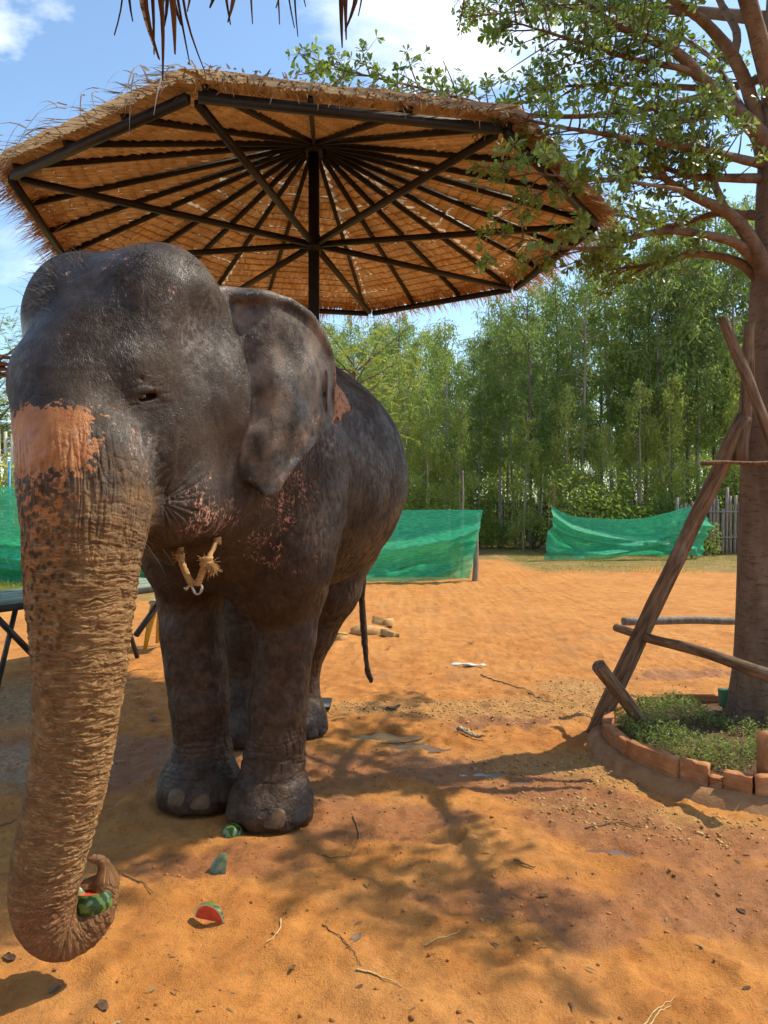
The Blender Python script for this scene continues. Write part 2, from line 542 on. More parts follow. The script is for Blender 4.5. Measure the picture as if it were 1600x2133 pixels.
def ele(P, ears=True):
    x, y, z = P[:, 0], P[:, 1], P[:, 2]
    # trunk of the body
    d = ell(P, (-.572, 4.48, 1.71), (.718, .98, .69))
    d = smin(d, ell(P, (-.50, 4.98, 1.66), (.585, .52, .70)), .12)
    d = smin(d, ell(P, (-.76, 3.75, 1.84), (.46, .60, .56)), .12)
    d = smin(d, ell(P, (-.60, 4.3, 2.1), (.30, .9, .36)), .2)
    # shoulders, chest
    sh = ell(P, (-.535, 3.64, 1.58), (.345, .335, .64))
    sh = smin(sh, cone(P, (-.50, 3.72, 1.5), (-.487, 3.73, 1.12), .255, .19), .05)
    d = smin(d, sh, .022)
    d = smin(d, ell(P, (-1.0, 3.82, 1.60), (.33, .36, .58)), .08)
    d = smin(d, ell(P, (-.76, 3.60, 1.46), (.34, .32, .34)), .10)
    # legs
    legs = [
        [(-.50, 3.67, 1.42, .25), (-.475, 3.62, 1.12, .182), (-.478, 3.60, .90, .150), (-.515, 3.59, .52, .139), (-.540, 3.60, .24, .146), (-.545, 3.59, .10, .178)],
        [(-.99, 3.86, 1.42, .27), (-.990, 3.80, 1.10, .178), (-.982, 3.78, .90, .158), (-.938, 3.77, .52, .148), (-.930, 3.79, .24, .150), (-.935, 3.78, .10, .187)],
        [(-.40, 4.98, 1.40, .38), (-.42, 4.93, 1.02, .275), (-.50, 5.00, .72, .19), (-.575, 5.10, .45, .145), (-.585, 5.10, .22, .148), (-.585, 5.08, .09, .17)],
        [(-.80, 4.95, 1.40, .38), (-.86, 4.86, 1.02, .265), (-.91, 4.85, .72, .19), (-.93, 4.92, .45, .15), (-.93, 4.90, .22, .15), (-.93, 4.88, .09, .17)]]
    for k, L in enumerate(legs):
        if k < 2: L = [(a * (b + .11) / b, b + .11, c, r * (b + .11) / b) for a, b, c, r in L]
        LA = np.array(L, np.float32)
        e = bounded(P, LA[:, :3], LA[:, 3], lambda p: chain(p, L, .025), .3)
        fx, fy = FEET[k]
        s = .205 if k < 2 else .19
        m = (z < .5) & (np.abs(x - fx) < .5) & (np.abs(y - fy) < .5)
        if m.any():
            pf = P[m]
            ef = smin(e[m], ell(pf, (fx, fy - .01, .075), (s, s * 1.05, .155)), .07)
            for a in (-62, -22, 18, 55):                # toes swell the front of the foot
                an = R(-90 + a + 8)
                ef = smin(ef, ell(pf, (fx + math.cos(an) * s * .86, fy + math.sin(an) * s * .86, .05), (.062, .062, .07)), .03)
            e[m] = ef
        d = smin(d, e, .06 if k < 2 else .10)
    d = np.minimum(d, np.maximum(ell(P, (-.62, 4.3, 1.12), (.5, .8, .16)), 0) + 0.02)  # belly line stays filled
    # neck and head
    d = smin(d, cone(P, (-.97, 3.12, 2.0), (-.76, 3.78, 1.78), .42, .56), .15)
    d = smin(d, ell(P, (-.86, 3.35, 1.60), (.34, .42, .34)), .12)
    d = smin(d, cone(P, hp(-.12, .02, 2.26), (-.74, 3.8, 2.05), .27, .36), .12)
    d = smin(d, ell(P, hp(-.27, .27, 2.17), (.17, .12, .27), HR), .08)
    h = ell(P, hp(0, 0, 2.12), (.43, .37, .42), HR)
    for s in (-1, 1):
        h = smin(h, ell(P, hp(.08, .185 * s, 2.30), (.25, .205, .245), HR), .12)
        h = smin(h, ell(P, hp(.03, .195 * s, 1.86), (.36, .165, .36), HR), .10)        # cheek
        h = smin(h, ell(P, hp(.24, .215 * s, 2.02), (.13, .085, .09), HR), .08)       # brow
        h = smin(h, ell(P, hp(-.02, .215 * s, 1.57), (.24, .15, .17), HR), .08)       # jowl
        h = smax(h, -ell(P, hp(.06, .43 * s, 2.16), (.17, .10, .16), HR), .12)          # temple hollow
    h = smin(h, ell(P, hp(.27, 0, 1.99), (.235, .25, .28), HR), .09)
    h = smin(h, ell(P, hp(.04, .06, 1.50), (.34, .26, .135), HR), .08)                # lower jaw
    # eye: socket, lids
    lf = HR.T @ (np.zeros(3, np.float32))
    tr = bounded(P, TR_C, TR_R, lambda p: tube_sdf(p, TR_C, TR_R)[0])
    h = smin(h, tr, .05)
    h = smin(h, bounded(P, TIP[:, :3].astype(np.float32), TIP[:, 3].astype(np.float32), lambda p: tube_sdf(p, TIP[:, :3].astype(np.float32), TIP[:, 3].astype(np.float32))[0]), .012)
    h = smin(h, bounded(P, TIP2[:, :3].astype(np.float32), TIP2[:, 3].astype(np.float32), lambda p: tube_sdf(p, TIP2[:, :3].astype(np.float32), TIP2[:, 3].astype(np.float32))[0]), .012)
    d = smin(d, h, .07)
    # mouth crease and folds that fan out from its corner
    hm = (y < 3.3) & (z > 1.2)
    dh = d[hm]; Ph = P[hm]
    for (px, py, dd, r) in ((460, 1052, 2.80, .012), (440, 1100, 2.78, .007), (400, 1130, 2.74, .006), (430, 1000, 2.76, .005)):
        b = at(px, py, dd)
        dh = smax(dh, -cone(Ph, _pxm, b, .026, r * .4), .022)
    # eye
    fr = HR
    up = np.array((0, 0, 1.0)); F3 = np.array((HF[0], HF[1], 0)); L3 = np.array((HL[0], HL[1], 0))
    tl = F3 * .93 - up * .36; tl2 = np.cross(L3, tl)
    ER = np.stack([tl, L3, tl2], 1).astype(np.float32)
    dh = smin(dh, ell(Ph, _eye + up * .020 - L3 * .012, (.062, .034, .034), ER), .03)       # heavy upper lid
    dh = smin(dh, ell(Ph, _eye - up * .026 - L3 * .018, (.050, .030, .022), ER), .03)
    dh = smax(dh, -ell(Ph, _eye - up * .006 + L3 * .012, (.043, .040, .0105), ER), .010)
    dh = smax(dh, -cone(Ph, _eye - F3 * .05 + L3 * .012, _eye - F3 * .15 - up * .05 - L3 * .0, .007, .003), .012)
    dh = smax(dh, -cone(Ph, _eye - F3 * .045 + up * .03 + L3 * .016, _eye + F3 * .04 + up * .05 + L3 * .01, .006, .003), .012)
    d[hm] = dh
    if ears:
        d = smin(d, ear_sdf(P), .018)
        d = smin(d, ear_sdf(P, True), .018)
    d = smin(d, bounded(P, TAIL[:, :3].astype(np.float32), TAIL[:, 3].astype(np.float32), lambda p: tube_sdf(p, TAIL[:, :3].astype(np.float32), TAIL[:, 3].astype(np.float32))[0]), .03)
    d = np.maximum(d, 0.004 - z)
    return d
from mathutils.bvhtree import BVHTree
ELE_BVH = [None]
def hit(px, py):
    o = Vector((0, 0, CAMH)); dr = (Vector(at(px, py, 1.0)) - o).normalized()
    p, n, _, _ = ELE_BVH[0].ray_cast(o, dr)
    if p is None: return None, None
    return np.array(p), np.array(n)
def bounded(P, C, rad, fn, m=0.22):
    """evaluate a tube only near its own box"""
    lo = (C - rad[:, None]).min(0) - m; hi = (C + rad[:, None]).max(0) + m
    q = np.maximum(np.maximum(lo - P, P - hi), 0)
    d = (np.linalg.norm(q, axis=1) + m * .9).astype(np.float32)
    k = ((P > lo) & (P < hi)).all(1)
    if k.any(): d[k] = fn(P[k])
    return d
def build_elephant():
    V, Q = sdf_mesh(ele, (-1.75, 1.95, -0.02), (0.35, 5.85, 2.72), 0.0105)
    # Laplacian smoothing
    def nb_avg(V, E):
        n = len(V); i = np.concatenate([E[:, 0], E[:, 1]]); j = np.concatenate([E[:, 1], E[:, 0]])
        c = np.bincount(i, minlength=n)
        return np.stack([np.bincount(i, V[j, k], n) for k in range(3)], 1) / np.maximum(c, 1)[:, None]
    def edges(F):
        n = F.shape[1]
        e = np.concatenate([F[:, [k, (k + 1) % n]] for k in range(n)])
        e.sort(axis=1)
        c = np.unique(e[:, 0].astype(np.int64) * (1 << 32) + e[:, 1])
        return np.stack([c >> 32, c & ((1 << 32) - 1)], 1)
    E = edges(Q)
    for lam in (0.5, 0.5):
        V = V + lam * (nb_avg(V, E) - V)
    # finer faces on the trunk, face and ear (towards where the detail is)
    fc = V[Q].mean(1)
    sel = (fc[:, 1] < 3.02) | ((fc[:, 1] < 3.45) & (fc[:, 0] > -.72) & (fc[:, 2] > 1.35)) | ((fc[:, 2] < 0.45) & (fc[:, 1] < 4.1) )
    def refine(V, Q, T, sel):
        keep, sub = Q[~sel], Q[sel]
        es = edges(sub)
        mid = (V[es[:, 0]] + V[es[:, 1]]) / 2
        n0 = len(V); big = int(n0) + 1
        cs = es[:, 0].astype(np.int64) * big + es[:, 1]
        order = np.argsort(cs); cs = cs[order]
        def mid_id(a, b):
            c = np.minimum(a, b).astype(np.int64) * big + np.maximum(a, b)
            k = np.clip(np.searchsorted(cs, c), 0, len(cs) - 1)
            return np.where(cs[k] == c, order[k] + n0, -1)
        m = [mid_id(sub[:, k], sub[:, (k + 1) % 4]) for k in range(4)]
        ci = n0 + len(es) + np.arange(len(sub))
        newQ = np.concatenate([np.stack([sub[:, k], m[k], ci, m[(k + 3) % 4]], 1) for k in range(4)])
        # coarse faces that touch the fine zone are fanned round their centre
        km = np.stack([mid_id(keep[:, k], keep[:, (k + 1) % 4]) for k in range(4)], 1)
        touch = (km >= 0).any(1)
        V = np.concatenate([V, mid, V[sub].mean(1)])
        tf, tm = keep[touch], km[touch]
        c = len(V) + np.arange(len(tf))
        V = np.concatenate([V, V[tf].mean(1)])
        tris = [T] if len(T) else []
        for k in range(4):
            a, b, mm = tf[:, k], tf[:, (k + 1) % 4], tm[:, k]
            w = mm >= 0
            tris += [np.stack([a[~w], b[~w], c[~w]], 1), np.stack([a[w], mm[w], c[w]], 1), np.stack([mm[w], b[w], c[w]], 1)]
        T = np.concatenate(tris)
        Q = np.concatenate([keep[~touch], newQ])
        E = np.concatenate([edges(Q), edges(T)])
        fine = np.zeros(len(V), bool); fine[newQ.ravel()] = True; fine[T.ravel()] = False
        for k in range(2):
            Vs = V + 0.5 * (nb_avg(V, E) - V)
            V[fine] = Vs[fine]
        return V, Q, T
    V, Q, T = refine(V, Q, np.zeros((0, 3), int), sel)
    fc = V[Q].mean(1)
    near = (fc[:, 1] < 2.74) & (fc[:, 0] < -.72) & (fc[:, 2] < 1.98)
    sel = np.zeros(len(Q), bool)
    sel[near] = tube_sdf(fc[near].astype(np.float32), TR_C, TR_R)[0] < .03
    V, Q, T = refine(V, Q, T, sel)
    # normals
    def normals(V):
        N = np.zeros_like(V)
        a = V[Q]
        fn = np.cross(a[:, 2] - a[:, 0], a[:, 3] - a[:, 1])
        for k in range(4):
            for q in range(3): N[:, q] += np.bincount(Q[:, k], fn[:, q], len(V))
        a = V[T]; fn = np.cross(a[:, 1] - a[:, 0], a[:, 2] - a[:, 0])
        for k in range(3):
            for q in range(3): N[:, q] += np.bincount(T[:, k], fn[:, q], len(V))
        return N / (np.linalg.norm(N, axis=1)[:, None] + 1e-12)
    N = normals(V)
    Vf = V.astype(np.float32)
    # ---- regions
    td, ts = tube_sdf(Vf, TR_C, TR_R, True)
    cl = np.stack([np.interp(ts, np.concatenate([[0], np.cumsum(np.linalg.norm(np.diff(TR_C, axis=0), axis=1))]), TR_C[:, k]) for k in range(3)], 1)
    rel = V - cl
    # angle round the trunk, zero facing the head's left
    th = np.arctan2(rel[:, 0] * HL[0] + rel[:, 1] * HL[1], -(rel[:, 0] * HF[0] + rel[:, 1] * HF[1]))
    trunk_m = (1 - sstep(.015, .06, td)) * sstep(.42, .78, ts)
    face_m = (1 - sstep(.03, .10, td)) * (1 - sstep(.60, .85, ts)) * (1 - sstep(1.68, 1.85, V[:, 2]))
    earl = ear_sdf(Vf); earr = ear_sdf(Vf, True)
    ear_m = 1 - sstep(0.006, .02, np.minimum(earl, earr))
    leg_m = 1 - sstep(.75, 1.15, V[:, 2])
    leg_m *= (1 - (td < .05))
    foot_m = 1 - sstep(.12, .35, V[:, 2]); foot_m *= (1 - (td < .05))
    ank = sstep(.08, .18, V[:, 2]) * (1 - sstep(.28, .55, V[:, 2])) * (1 - (td < .05))
    head_m = 1 - sstep(3.1, 3.4, V[:, 1] + 0.25 * (V[:, 0] + 1))
    # ---- wrinkles: transverse on the trunk, running down the flanks, rings at the ankles
    def wn(q, lv=.13):
        q = q + .6 * np.stack([vnoise(q * .9 + 11), vnoise(q * .9 + 23), vnoise(q * .9 + 37)], 1)
        return pnoise(q) + .45 * pnoise(q[:, [1, 2, 0]] * 1.73 + 9) + lv
    g_ = lambda n, w: np.exp(-(n / w) ** 2)
    wr_tr = np.zeros(len(V)); wr_fc = np.zeros(len(V)); flow_t = np.zeros((len(V), 3))
    LK, LV = [.2, .7, 1.4, 2.2], [.022, .0175, .0145, .011]
    tk = np.linspace(0, 2.6, 400)
    pk = np.concatenate([[0], np.cumsum((tk[1] - tk[0]) / np.interp(tk[:-1], LK, LV))])
    def trunk_relief(I):
        t_, s_ = th[I], ts[I]
        c2 = np.column_stack([np.cos(t_), np.sin(t_)])
        ph = np.interp(s_, tk, pk)
        side = sstep(-.35, .75, np.sin(t_))          # the flank of the trunk folds more than its front
        mean1 = fbm(np.column_stack([c2 * 1.4, s_ * 8]), 3); mean2 = fbm(np.column_stack([c2 * 2.2 + 5, s_ * 12]), 3)
        n1 = wn(np.column_stack([ph + 1.1 * mean1, c2 * .95]))
        n2 = wn(np.column_stack([ph * .9 + 1.2 * mean2 + 40 + .8 * np.sin(t_), c2 * 1.2 + 3]), -.15)
        n3v = pnoise(np.column_stack([ph * .12 + .3 * n2, t_ * 5.0 + .8 * n1, 0 * t_ + 2]))
        deep = wn(np.column_stack([s_ / .085 + .8 * mean2, c2 * .7 + 7]))
        w = -(g_(n1, .30) * (.0028 + .0022 * side) + g_(n2, .28) * (.0018 + .0020 * side) + g_(deep, .09) * .0036 + g_(n3v, .30) * .0014 * side) + .0010 * n1
        size = np.interp(s_, [0, .3, 1.0, 1.7, 2.2], [.4, .85, 1.0, .85, .5])
        wr_tr[I] = w * size * (1 - 0.5 * sstep(1.55, 1.80, s_) * (np.sin(t_) < .0))
        flow_t[I] = np.column_stack([ph * 1.7 + 2.5 * mean2, c2 * 3.2])
    trunk_relief(np.where(trunk_m > 0)[0])
    def face_relief(I):
        # vertical folds on the face and upper trunk
        t_, s_ = th[I], ts[I]
        wr_fc[I] = -g_(wn(np.column_stack([t_ * 9.0, s_ * 6.0, 0 * t_]), .1), .25) * .0040 - g_(wn(np.column_stack([t_ * 4.0, s_ * 22, 0 * t_ + 5]), .1), .22) * .0022
    face_relief(np.where(face_m > 0)[0])
    # skin on the rest: long folds that run down and back
    disp = wr_tr * trunk_m + wr_fc * face_m
    def body_relief(I):
        v = V[I]
        w3 = fbm(v * 3.1, 2)[:, None] * .05
        qb = np.column_stack([(v[:, 0] - .2 * v[:, 2]) * 26, (v[:, 1] + .35 * v[:, 2]) * 26, v[:, 2] * 6.0]) + w3 * 26
        wb = -(g_(pnoise(qb) + .1, .14) * .0040 + g_(pnoise(qb * 2.1 + 7) + .1, .16) * .0018)
        soft = fbm(v * 7.0, 2) * .006; lump = fbm(v * 2.6 + 3, 2) * .012 * (1 - .6 * head_m[I])
        body_w = (1 - trunk_m[I]) * (1 - .85 * ear_m[I]) * (1 - .8 * head_m[I])
        disp[I] += wb * body_w * (1 - .5 * foot_m[I]) + (soft + lump) * (1 - trunk_m[I]) * (1 - .7 * ear_m[I])
    body_relief(np.where(trunk_m < 1)[0])
    def ankle_relief(I):
        v = V[I]
        qa = np.column_stack([v[:, 0] * 3, v[:, 1] * 3, (v[:, 2] + .02 * fbm(v * 7, 2)) * 30])
        disp[I] -= g_(pnoise(qa) + .1, .14) * .0055 * ank[I]
    ankle_relief(np.where(ank > 0)[0])
    # folds fanning from the mouth corner
    rv = V - _pxm
    dm = np.linalg.norm(rv, axis=1)
    up = np.arctan2(rv[:, 2], rv @ np.append(HL, 0) * .8 - rv @ np.append(HF, 0) * .6 + 1e-6)
    fan = (1 - sstep(.05, .30, dm)) * (td > .02) * (V[:, 1] < 3.0)
    fan = fan * (rv @ np.append(HL, 0) - .5 * (rv @ np.append(HF, 0)) > 0)
    I = np.where(fan > 0)[0]
    disp[I] -= (1 - sstep(0, .3, np.abs(pnoise(np.column_stack([up * 5.5, dm * 4, 0 * dm])[I])))) * .008 * fan[I] * sstep(.0, .05, dm[I])
    # eye folds
    rv = V - _eye; de = np.linalg.norm(rv * np.array((1, 1, 1.5)), axis=1)
    fe = (1 - sstep(.05, .13, de)) * (V[:, 1] < 3.0)
    I = np.where(fe > 0)[0]; rf = (rv @ np.append(HF, 0))[I]
    disp[I] -= fe[I] * .004 * g_(pnoise(np.column_stack([rv[I, 2] * 34 + rf * 14, rf * 7, 0 * rf + 6])), .14) * sstep(.03, .055, de[I])
    disp *= sstep(.004, .03, V[:, 2])
    V = V + N * disp[:, None]
    me = np_mesh('elephant_body', V, [Q, T])
    smooth(me)
    ELE_BVH[0] = BVHTree.FromPolygons(V.tolist(), Q.tolist() + T.tolist())
    # ---- colour masks
    def blob(px, py, rad, p=None):
        c = hit(px, py)[0] if p is None else p
        return np.linalg.norm(V - c, axis=1) / rad
    nz = np.zeros(len(V)); nz2 = np.zeros(len(V)); I = np.where((V[:, 1] < 3.0) & (V[:, 0] < -.6))[0]
    nz[I] = fbm(V[I] * 16, 3); nz2[I] = fbm(V[I] * 34 + 5, 3)
    ls = np.clip((rel @ np.append(HL, 0)) / .2, -1.5, 1.5)
    zz = V[:, 2]
    onf = (1 - sstep(.03, .09, td))
    # pale patch across the root of the trunk
    xr = V[:, 0] + .05 * nz + .02 * nz2
    front = 1 - sstep(-1.02, -.87, xr - .10 * (zz - 1.76))
    patch = sstep(1.61, 1.73, zz + .05 * nz + .03 * nz2) * (1 - sstep(1.815, 1.91, zz + .03 * nz + .022 * nz2)) * front * (V[:, 1] < 2.95)
    lowp = (.42 + .3 * nz2) * sstep(1.22, 1.45, zz + .08 * nz) * (1 - sstep(1.68, 1.74, zz)) * (1 - sstep(-1.02, -.86, xr)) * (V[:, 1] < 2.8)
    spots = np.clip(sstep(.85, 1.25, zz) * (1 - sstep(1.60, 1.73, zz + .05 * nz)) * (1 - sstep(-1.06, -.90, xr)), 0, 1) * onf + .5 * sstep(1.84, 1.87, zz) * (1 - sstep(1.885, 1.91, zz)) * front
    dust = np.clip((1 - sstep(.015, .06, td)) * sstep(.35, .85, ts + .12 * nz), 0, 1)
    rosy = np.clip(sstep(1.62, 1.80, ts) * trunk_m, 0, 1)
    speck = np.zeros(len(V))
    for px, py, rad, w in ((430, 1060, .20, 1.0), (470, 1090, .16, 1.0), (600, 1040, .24, .95), (640, 960, .16, .6), (560, 1130, .2, .9), (640, 1160, .18, .6), (620, 930, .12, .8), (560, 940, .10, .5),
                           (300, 950, .15, .75), (310, 1020, .12, .5), (340, 600, .08, .8), (290, 850, .08, .5), (400, 900, .2, .35), (240, 540, .10, .95), (690, 1050, .25, .3), (150, 560, .06, .9), (610, 900, .1, .7), (660, 880, .08, .8)):
        c = hit(px, py)[0]
        if c is None: continue
        speck = np.maximum(speck, w * (1 - sstep(.45, 1.0, np.linalg.norm(V - c, axis=1) / rad)))
    grey = np.zeros(len(V))
    for px, py, rad, w in ((400, 700, .17, .9), (440, 640, .12, .5), (330, 660, .10, .6), (470, 740, .1, .8), (300, 930, .13, .9), (330, 800, .06, .6), (600, 720, .2, .7), (650, 790, .14, 1.0), (560, 800, .15, .5), (690, 920, .15, 1.0), (660, 1100, .2, .5), (250, 1250, .2, .8), (790, 960, .3, .2)):
        c = hit(px, py)[0]
        if c is None: continue
        grey = np.maximum(grey, w * (1 - sstep(.2, 1.0, np.linalg.norm(V - c, axis=1) / rad)))
    dx, dy = V[:, 0] - EB[0], V[:, 1] - EB[1]
    eu = dx * EU[0] + dy * EU[1]
    flap = (poly_sdf(eu.astype(np.float32), zz.astype(np.float32), FLAP) < .02) & (poly_sdf(eu.astype(np.float32), zz.astype(np.float32), EAR) > -.012) & (eu > .5) & (np.abs(dx * EN[0] + dy * EN[1]) < .14) & (ear_m > .3) & (np.abs(dx * EN[0] + dy * EN[1] - ear_bulge(eu, zz)) < .06)
    rim = (1 - sstep(.0, .05, np.abs(poly_sdf(eu.astype(np.float32), zz.astype(np.float32), EAR)))) * (earl < .01) * sstep(.30, .42, eu) * .5
    earedge = ear_m * (1 - sstep(.0, .07, -poly_sdf(eu.astype(np.float32), zz.astype(np.float32), EAR))) * (zz < 2.0) * (eu > .05)
    speck = np.maximum(speck, earedge * .85)
    set_attr(me, 'patch', np.clip(patch + lowp, 0, 1)); set_attr(me, 'spots', spots); set_attr(me, 'dust', dust)
    set_attr(me, 'rosy', rosy); set_attr(me, 'speck', speck); set_attr(me, 'grey', grey)
    set_attr(me, 'flap', flap.astype(float)); set_attr(me, 'leg', leg_m); set_attr(me, 'ear', ear_m)
    flow = np.where((trunk_m > .5)[:, None], flow_t, np.column_stack([V[:, 0] * 40, V[:, 1] * 40, V[:, 2] * (22 + 10 * ear_m)]))
    set_attr(me, 'flow', flow)
    set_attr(me, 'trunkm', trunk_m)
    set_attr(me, 'headm', head_m)
    return me

def skin_mat():
    t = NT('elephant_skin')
    P = t.pos(True)
    flow = t.attr('flow', 'Vector')
    f1 = t.noise(P, 4.0, 5, 0.62)
    f2 = t.noise(P, 22.0, 5, 0.65)
    base = t.mix(t.ramp(f1, (.32, 0.), (.68, 1.)), (.0190, .0112, .0066), (.060, .037, .0225))
    base = t.mix(t.math('MULTIPLY', t.ramp(f2, (.5, 0.), (.78, 1.)), .35), base, (.11, .074, .050))
    # red soil rubbed into legs and lower body
    legc = t.mix(t.ramp(f2, (.35, 0.), (.7, 1.)), (.032, .0165, .0085), (.088, .046, .023))
    base = t.mix(t.math('MULTIPLY', t.attr('leg'), .85), base, legc)
    # paler grey mottling in set patches
    fine = t.noise(P, 34, 6, .72)
    g = t.math('MULTIPLY', t.attr('grey'), t.ramp(fine, (.42, 0.), (.70, 1.)))
    base = t.mix(g, base, (.22, .185, .165))
    earc = t.mix(t.ramp(t.noise(P, 9, 5, .62), (.38, 0.), (.64, 1.)), (.022, .0160, .0125), (.200, .150, .112))
    base = t.mix(t.math('MULTIPLY', t.attr('ear'), .85), base, earc)
    # dust coat of the trunk
    dustc = t.mix(t.ramp(f2, (.3, 0.), (.7, 1.)), (.225, .115, .045), (.45, .265, .118))
    base = t.mix(t.math('MULTIPLY', t.attr('dust'), .92), base, dustc)
    base = t.mix(t.math('MULTIPLY', t.attr('rosy'), .65), base, (.27, .125, .058))
    # bare orange-pink patch with round dark freckles
    pn = t.n('ShaderNodeVectorMath', {0: P, 1: t.n('ShaderNodeVectorMath', {0: t.noise(P, 26, 3, .6, out='Color'), 'Scale': .022}, operation='SCALE').outputs[0]}, operation='ADD').outputs[0]
    pv = t.voro(pn, 40, 'F1', 'Distance')
    pc = t.mix(t.ramp(t.noise(P, 18, 5, .65), (.35, 0.), (.7, 1.)), (.36, .125, .036), (.50, .215, .075))
    cellr = t.n('ShaderNodeSeparateColor', {0: t.voro(pn, 62, 'F1', 'Color')}).outputs[0]
    pm = t.math('SUBTRACT', t.attr('patch'), t.math('ADD', t.math('MULTIPLY', cellr, .55), t.math('MULTIPLY', t.noise(P, 70, 4, .7), .45)))
    pm = t.ramp(t.math('ADD', t.math('MULTIPLY', pm, 5.0), .55), (.25, 0.), (.75, 1.))
    base = t.mix(t.math('MULTIPLY', pm, .92), base, pc)
    sp = t.math('MULTIPLY', t.attr('spots'), t.ramp(t.math('ADD', pv, t.math('MULTIPLY', t.noise(P, 60, 3), .14)), (.38, 1.), (.56, 0.)))
    base = t.mix(t.math('MULTIPLY', sp, .8), base, (.058, .034, .020))
    # pink flecks, paler scurf flecks on the face
    vo = t.noise(t.scale(P, (1, 1, .6)), 52, 6, .74, 1.4)
    big = t.noise(P, 9, 2, .5)
    sm = t.math('SUBTRACT', t.math('ADD', t.math('ADD', vo, t.math('MULTIPLY', t.math('SUBTRACT', big, .5), .25)), t.math('MULTIPLY', t.attr('speck'), .165)), .715)
    sm = t.math('MULTIPLY', t.ramp(t.math('MULTIPLY', sm, 16.0), (0., 0.), (1., 1.)), t.ramp(t.attr('speck'), (.05, 0.), (.3, 1.)))
    base = t.mix(sm, base, t.mix(t.noise(P, 7, 2), (.50, .20, .10), (.52, .30, .25)))
    wf = t.ramp(t.noise(t.scale(P, (1, 1, .6)), 75, 4, .75, .8), (.665, 0.), (.735, .7))
    base = t.mix(t.math('MULTIPLY', wf, t.math('SUBTRACT', 1.0, t.attr('dust'))), base, (.40, .31, .26))
    # ear flap
    fv = t.voro(pn, 52, 'F1', 'Distance')
    fcol = t.mix(t.ramp(fv, (.26, 0.), (.50, 1.)), (.045, .020, .010), (.34, .115, .032))
    base = t.mix(t.attr('flap'), base, fcol)
    # relief: fine creases along the flow of the skin
    def crease(sc, w):
        n = t.noise(flow, sc, 2, .5, 1.1)
        return t.ramp(t.math('ABSOLUTE', t.math('SUBTRACT', n, .545)), (0., 0.), (w, 1.))
    h1 = crease(1.0, .055); h2 = crease(2.3, .07)
    h3 = t.noise(P, 190, 4, .7)
    calm = t.math('SUBTRACT', 1.0, t.math('MULTIPLY', t.math('MAXIMUM', t.attr('headm'), t.attr('ear')), t.math('SUBTRACT', .45, t.math('MULTIPLY', t.attr('trunkm'), .45))))
    hh = t.math('ADD', t.math('MULTIPLY', t.math('ADD', t.math('MULTIPLY', h1, .6), t.math('MULTIPLY', h2, .35)), calm), t.math('MULTIPLY', h3, .55))
    nrm = t.bump(hh, t.mix(t.attr('trunkm'), .6, 1.0), .0055)
    wetm = t.ramp(t.noise(P, 5.5, 5, .65), (.42, 0.), (.60, 1.))
    rough = t.mix(t.attr('dust'), t.mix(wetm, .62, .36), .82)
    return t.done(base, rough, nrm, t.mix(t.attr('dust'), t.mix(wetm, .22, .40), .12))

